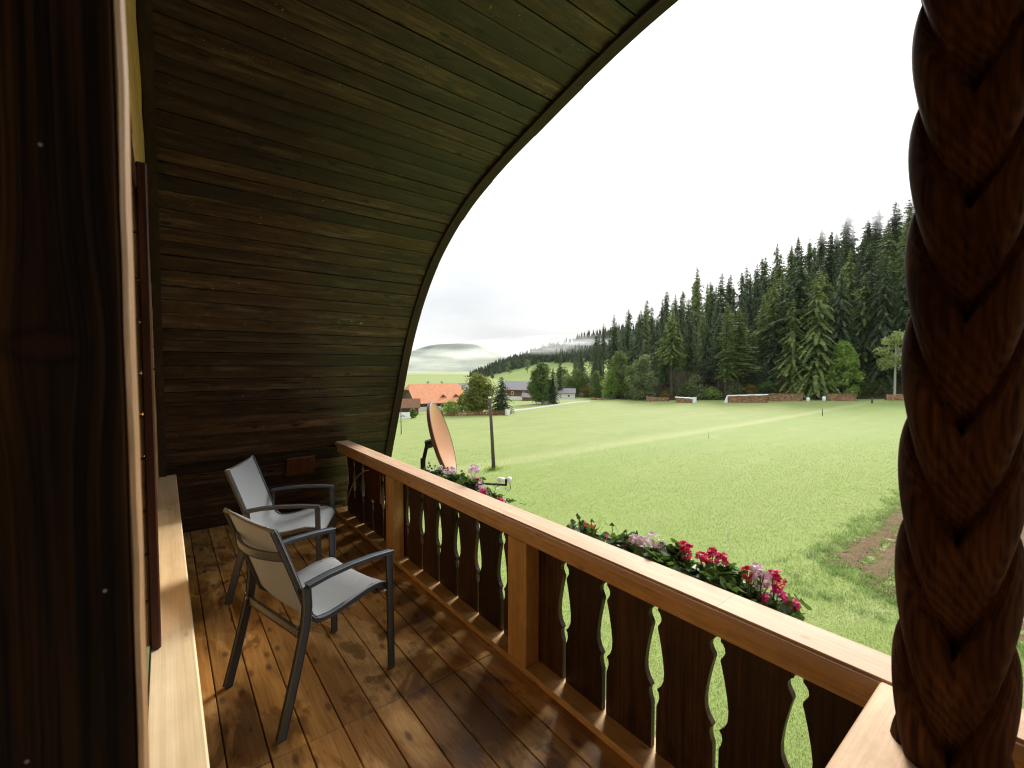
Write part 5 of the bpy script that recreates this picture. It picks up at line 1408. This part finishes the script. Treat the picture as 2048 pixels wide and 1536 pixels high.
tag(MB().tube([(0, 0, -.2), tuple(e)], [.06, .05], 8).build('thin_pole', M['bark'], None, True, p), 'thin dark pole in the meadow close to the canopy edge', 'pole')
for (u, v, tv, r_, mat, lab) in ((1417, 876, 861, .03, 'stake', 'short pale boundary stake halfway along the mown track'), (1645, 832, 817, .05, 'bark', 'dark boundary stake on the mown track before the log stack'), (1744, 807, 795, .16, 'bark', 'stumpy dark post at the far end of the mown track'),
        (1626, 1144, 1098, .012, 'stake', 'thin pale peg at the corner of the tilled bed'), (1456, 1080, 1050, .011, 'stake', 'thin pale peg in the lower meadow beyond the red geranium'), (1296, 1083, 1053, .010, 'stake', 'thin pale peg rising behind the lilac geranium')):
    p = on_ground(u, v); e = at_depth(u, tv, p.x * SY + p.y * CY) - p
    tag(MB().tube([(0, 0, -.1), tuple(e * .5 + Vector((r_ * .5, 0, 0))), tuple(e)], [r_, r_, r_ * .8], 7).build('stake', M[mat], None, True, p), lab, 'stake', 'stakes in the meadow')

# ------------------------------------------------------------------ woodpiles
def woodpile(u0, u1, vb, vt0, vt1, cover, lab, mat='logs', depth=1.1, name='woodpile'):
    a, b = on_ground(u0, vb), on_ground(u1, vb); da = a.x * SY + a.y * CY
    d = b - a; L = Vector((d.x, d.y)).length; ang = atan2(d.y, d.x); h0 = H + ray(u0, vt0).z * da - a.z; h1 = H + ray(u1, vt1).z * (b.x * SY + b.y * CY) - b.z
    o = empty(name, a, ang); tag(o, lab, 'woodpile', 'woodpiles along the forest edge')
    core = MB(); core.v = [(0, .06, -.3), (L, .06, -.3), (L, depth, -.3), (0, depth, -.3), (0, .06, h0 - .06), (L, .06, h1 - .06), (L, depth, h1 - .06), (0, depth, h0 - .06)]
    core.f = [(0, 1, 5, 4), (1, 2, 6, 5), (2, 3, 7, 6), (3, 0, 4, 7), (4, 5, 6, 7)]; core.build('core', M['sheetdark'], o)
    lg = MB(); z = .08; row = 0
    while z < max(h0, h1) - .05:
        x = .07 + (row % 2) * .08
        while x < L - .05:
            if z < h0 + (h1 - h0) * x / L - .06:
                r = rt.uniform(.055, .088); st = rt.uniform(0, 6); n = rt.choice((3, 4, 5, 6)); yf = rt.uniform(-.08, .02); base = len(lg.v)
                for yy in (yf, .3):
                    for j in range(n):
                        an = st + 2 * pi * j / n; lg.v.append((x + cos(an) * r, yy, z + sin(an) * r))
                lg.f.append(tuple(base + j for j in range(n)))
                for j in range(n): lg.f.append((base + j, base + n + j, base + n + (j + 1) % n, base + (j + 1) % n))
            x += rt.uniform(.14, .18)
        z += .145; row += 1
    l_ = lg.build('log_ends', M[mat], o); l_['kind'] = 'stuff'
    if cover:
        cv = MB(); n = 14; t = .05
        for i in range(n + 1):
            f = i / n; x = -.12 + (L + .24) * f; hh = h0 + (h1 - h0) * f + rt.uniform(-.02, .03); lip = rt.uniform(.10, .22) if cover == 'tarp' else .02
            for (yy, zz) in ((-.14, hh - lip), (-.13, hh), (depth * .5, hh + .06), (depth + .1, hh - .02)): cv.v.append((x, yy, zz)); 
        for i in range(n):
            for j in range(3): q = i * 4 + j; cv.f.append((q, q + 4, q + 5, q + 1))
        oc = cv.build('cover', M['tarp'] if cover == 'tarp' else M['sheetdark'], o); md = oc.modifiers.new('thick', 'SOLIDIFY'); md.thickness = .03
    return o, L, h0, h1
woodpile(1181, 1252, 800, 796, 796, None, 'low pale row of logs before the small light green trees')
woodpile(1292, 1338, 803, 793, 794, None, 'brown log row beside the grey green willow')
o, L, h0, h1 = woodpile(1351, 1386, 806, 794, 795, 'tarp', 'short woodpile with white tarp and white end sheet')
link('end_sheet', rbox(.9, .05, h1 + .25, .02, 'end_sheet'), M['tarp'], o, loc=(L + .35, -.05, h1 / 2 + .1))
o, L, h0, h1 = woodpile(1456, 1535, 806, 791, 786, 'tarp', 'long orange brown woodpile under a sloping white tarp')
mb = MB(); mb.quad((-.9, -.3, -.1), (-.1, -.15, -.1), (-.1, -.15, h0), (-.25, -.1, h0 + .05)); mb.quad((-.9, -.3, -.1), (-.25, -.1, h0 + .05), (-.25, 1, h0 + .05), (-.9, 1.1, -.1)); mb.build('end_sheet', M['tarp'], o)
woodpile(1537, 1606, 803, 787, 785, 'sheet', 'log stack with dark roof sheet joined to the long woodpile')
woodpile(1654, 1713, 802, 787, 786, 'sheet', 'even log stack under a dark sheet beside the bright leafy tree')
woodpile(1772, 1818, 801, 788, 787, None, 'grey log heap at the foot of the pale ash tree')
for u, vb, vt, lab in ((1616, 803, 795, 'white bucket between the log stack and the light spruce'), (1648, 802, 793, 'pale blue barrel at the end of the even log stack'), (2046, 806, 792, 'blue tarpaulin bundle beyond the carved column')):
    p = on_ground(u, vb); dd = p.x * SY + p.y * CY; hh = H + ray(u, vt).z * dd - p.z
    tag(MB().tube([(0, 0, 0), (0, 0, hh * .1), (0, 0, hh * .5), (0, 0, hh * .93), (0, 0, hh)], [hh * .30, hh * .34, hh * .37, hh * .34, hh * .28], 14).build('barrel', M['tarp'], None, True, p), lab, 'barrel')
# village road: pale strips
for (pts, w_) in (([(1020, 822), (1060, 818), (1100, 812), (1150, 805), (1180, 803)], 1.6),):
    mb = MB()
    for u, v in pts:
        q = on_ground(u, v); t = Vector((CY, -SY, 0)); f = Vector((SY, CY, 0)); mb.v += [tuple(q + f * w_ + Vector((0, 0, .06))), tuple(q - f * w_ + Vector((0, 0, .06)))]
    for i in range(len(pts) - 1): mb.f.append((i * 2, i * 2 + 1, i * 2 + 3, i * 2 + 2))
    tag(mb.build('village_road', M['stone'], None), kind='structure')

# ------------------------------------------------------------------ haze and low cloud
def volume_mat(name, dens, col, aniso=0.3, noisy=None):
    T = NT(name); pv = T.n('ShaderNodeVolumePrincipled', Density=dens, Anisotropy=aniso); pv.inputs['Color'].default_value = (*col, 1)
    if noisy:
        tc = T.n('ShaderNodeTexCoord'); n1 = T.noise(tc.outputs['Object'], noisy[0], 4, 0.6)
        gr = T.n('ShaderNodeVectorMath', {'operation': 'LENGTH'}, _0=tc.outputs['Object'])
        fall = T.ramp(gr.outputs['Value'], [(0.45, 1.0), (1.0, 0.0)])
        d = T.math('MULTIPLY', T.math('MULTIPLY', T.ramp(n1, [(noisy[1], 0.0), (noisy[1] + .25, 1.0)]), fall), dens); T.t.links.new(d, pv.inputs['Density'])
    T.t.links.new(pv.outputs[0], T.out.inputs['Volume']); return T.m
hb = MB().box((0, 0, 45), (4900, 4900, 210)).build('haze', volume_mat('pale_haze', 0.00003, (0.96, 0.98, 1.0)))
tag(hb, 'pale valley haze', None, None, 'stuff')
def cloud(u, v, d, size, dens, lab, rz=0.0, nz=(1.6, .42)):
    bm = bmesh.new(); bmesh.ops.create_icosphere(bm, subdivisions=3, radius=1.0); me = bpy.data.meshes.new('low_cloud'); bm.to_mesh(me); bm.free()
    o = link('low_cloud', me, volume_mat('low_cloud_mist', dens, (0.97, 0.98, 1.0), .3, nz)); o.location = at_depth(u, v, d); o.scale = size; o.rotation_euler = (0, 0, rz)
    tag(o, lab, 'cloud', None, 'stuff'); return o
cloud(1800, 405, 168, (46, 20, 15), .07, 'mist hanging over the top of the wooded slope', -YAW, (1.7, .34))
cloud(1690, 445, 163, (17, 12, 8), .06, 'small mist patch between the spruce tops', -YAW, (1.7, .34))
cloud(905, 716, 660, (240, 60, 30), .020, 'white cloud bank lying before the far mountain', -YAW, (2.6, .42))
cloud(1130, 690, 440, (105, 30, 11), .035, 'thin mist drifting along the far wooded hillside', -YAW, (2.6, .42))
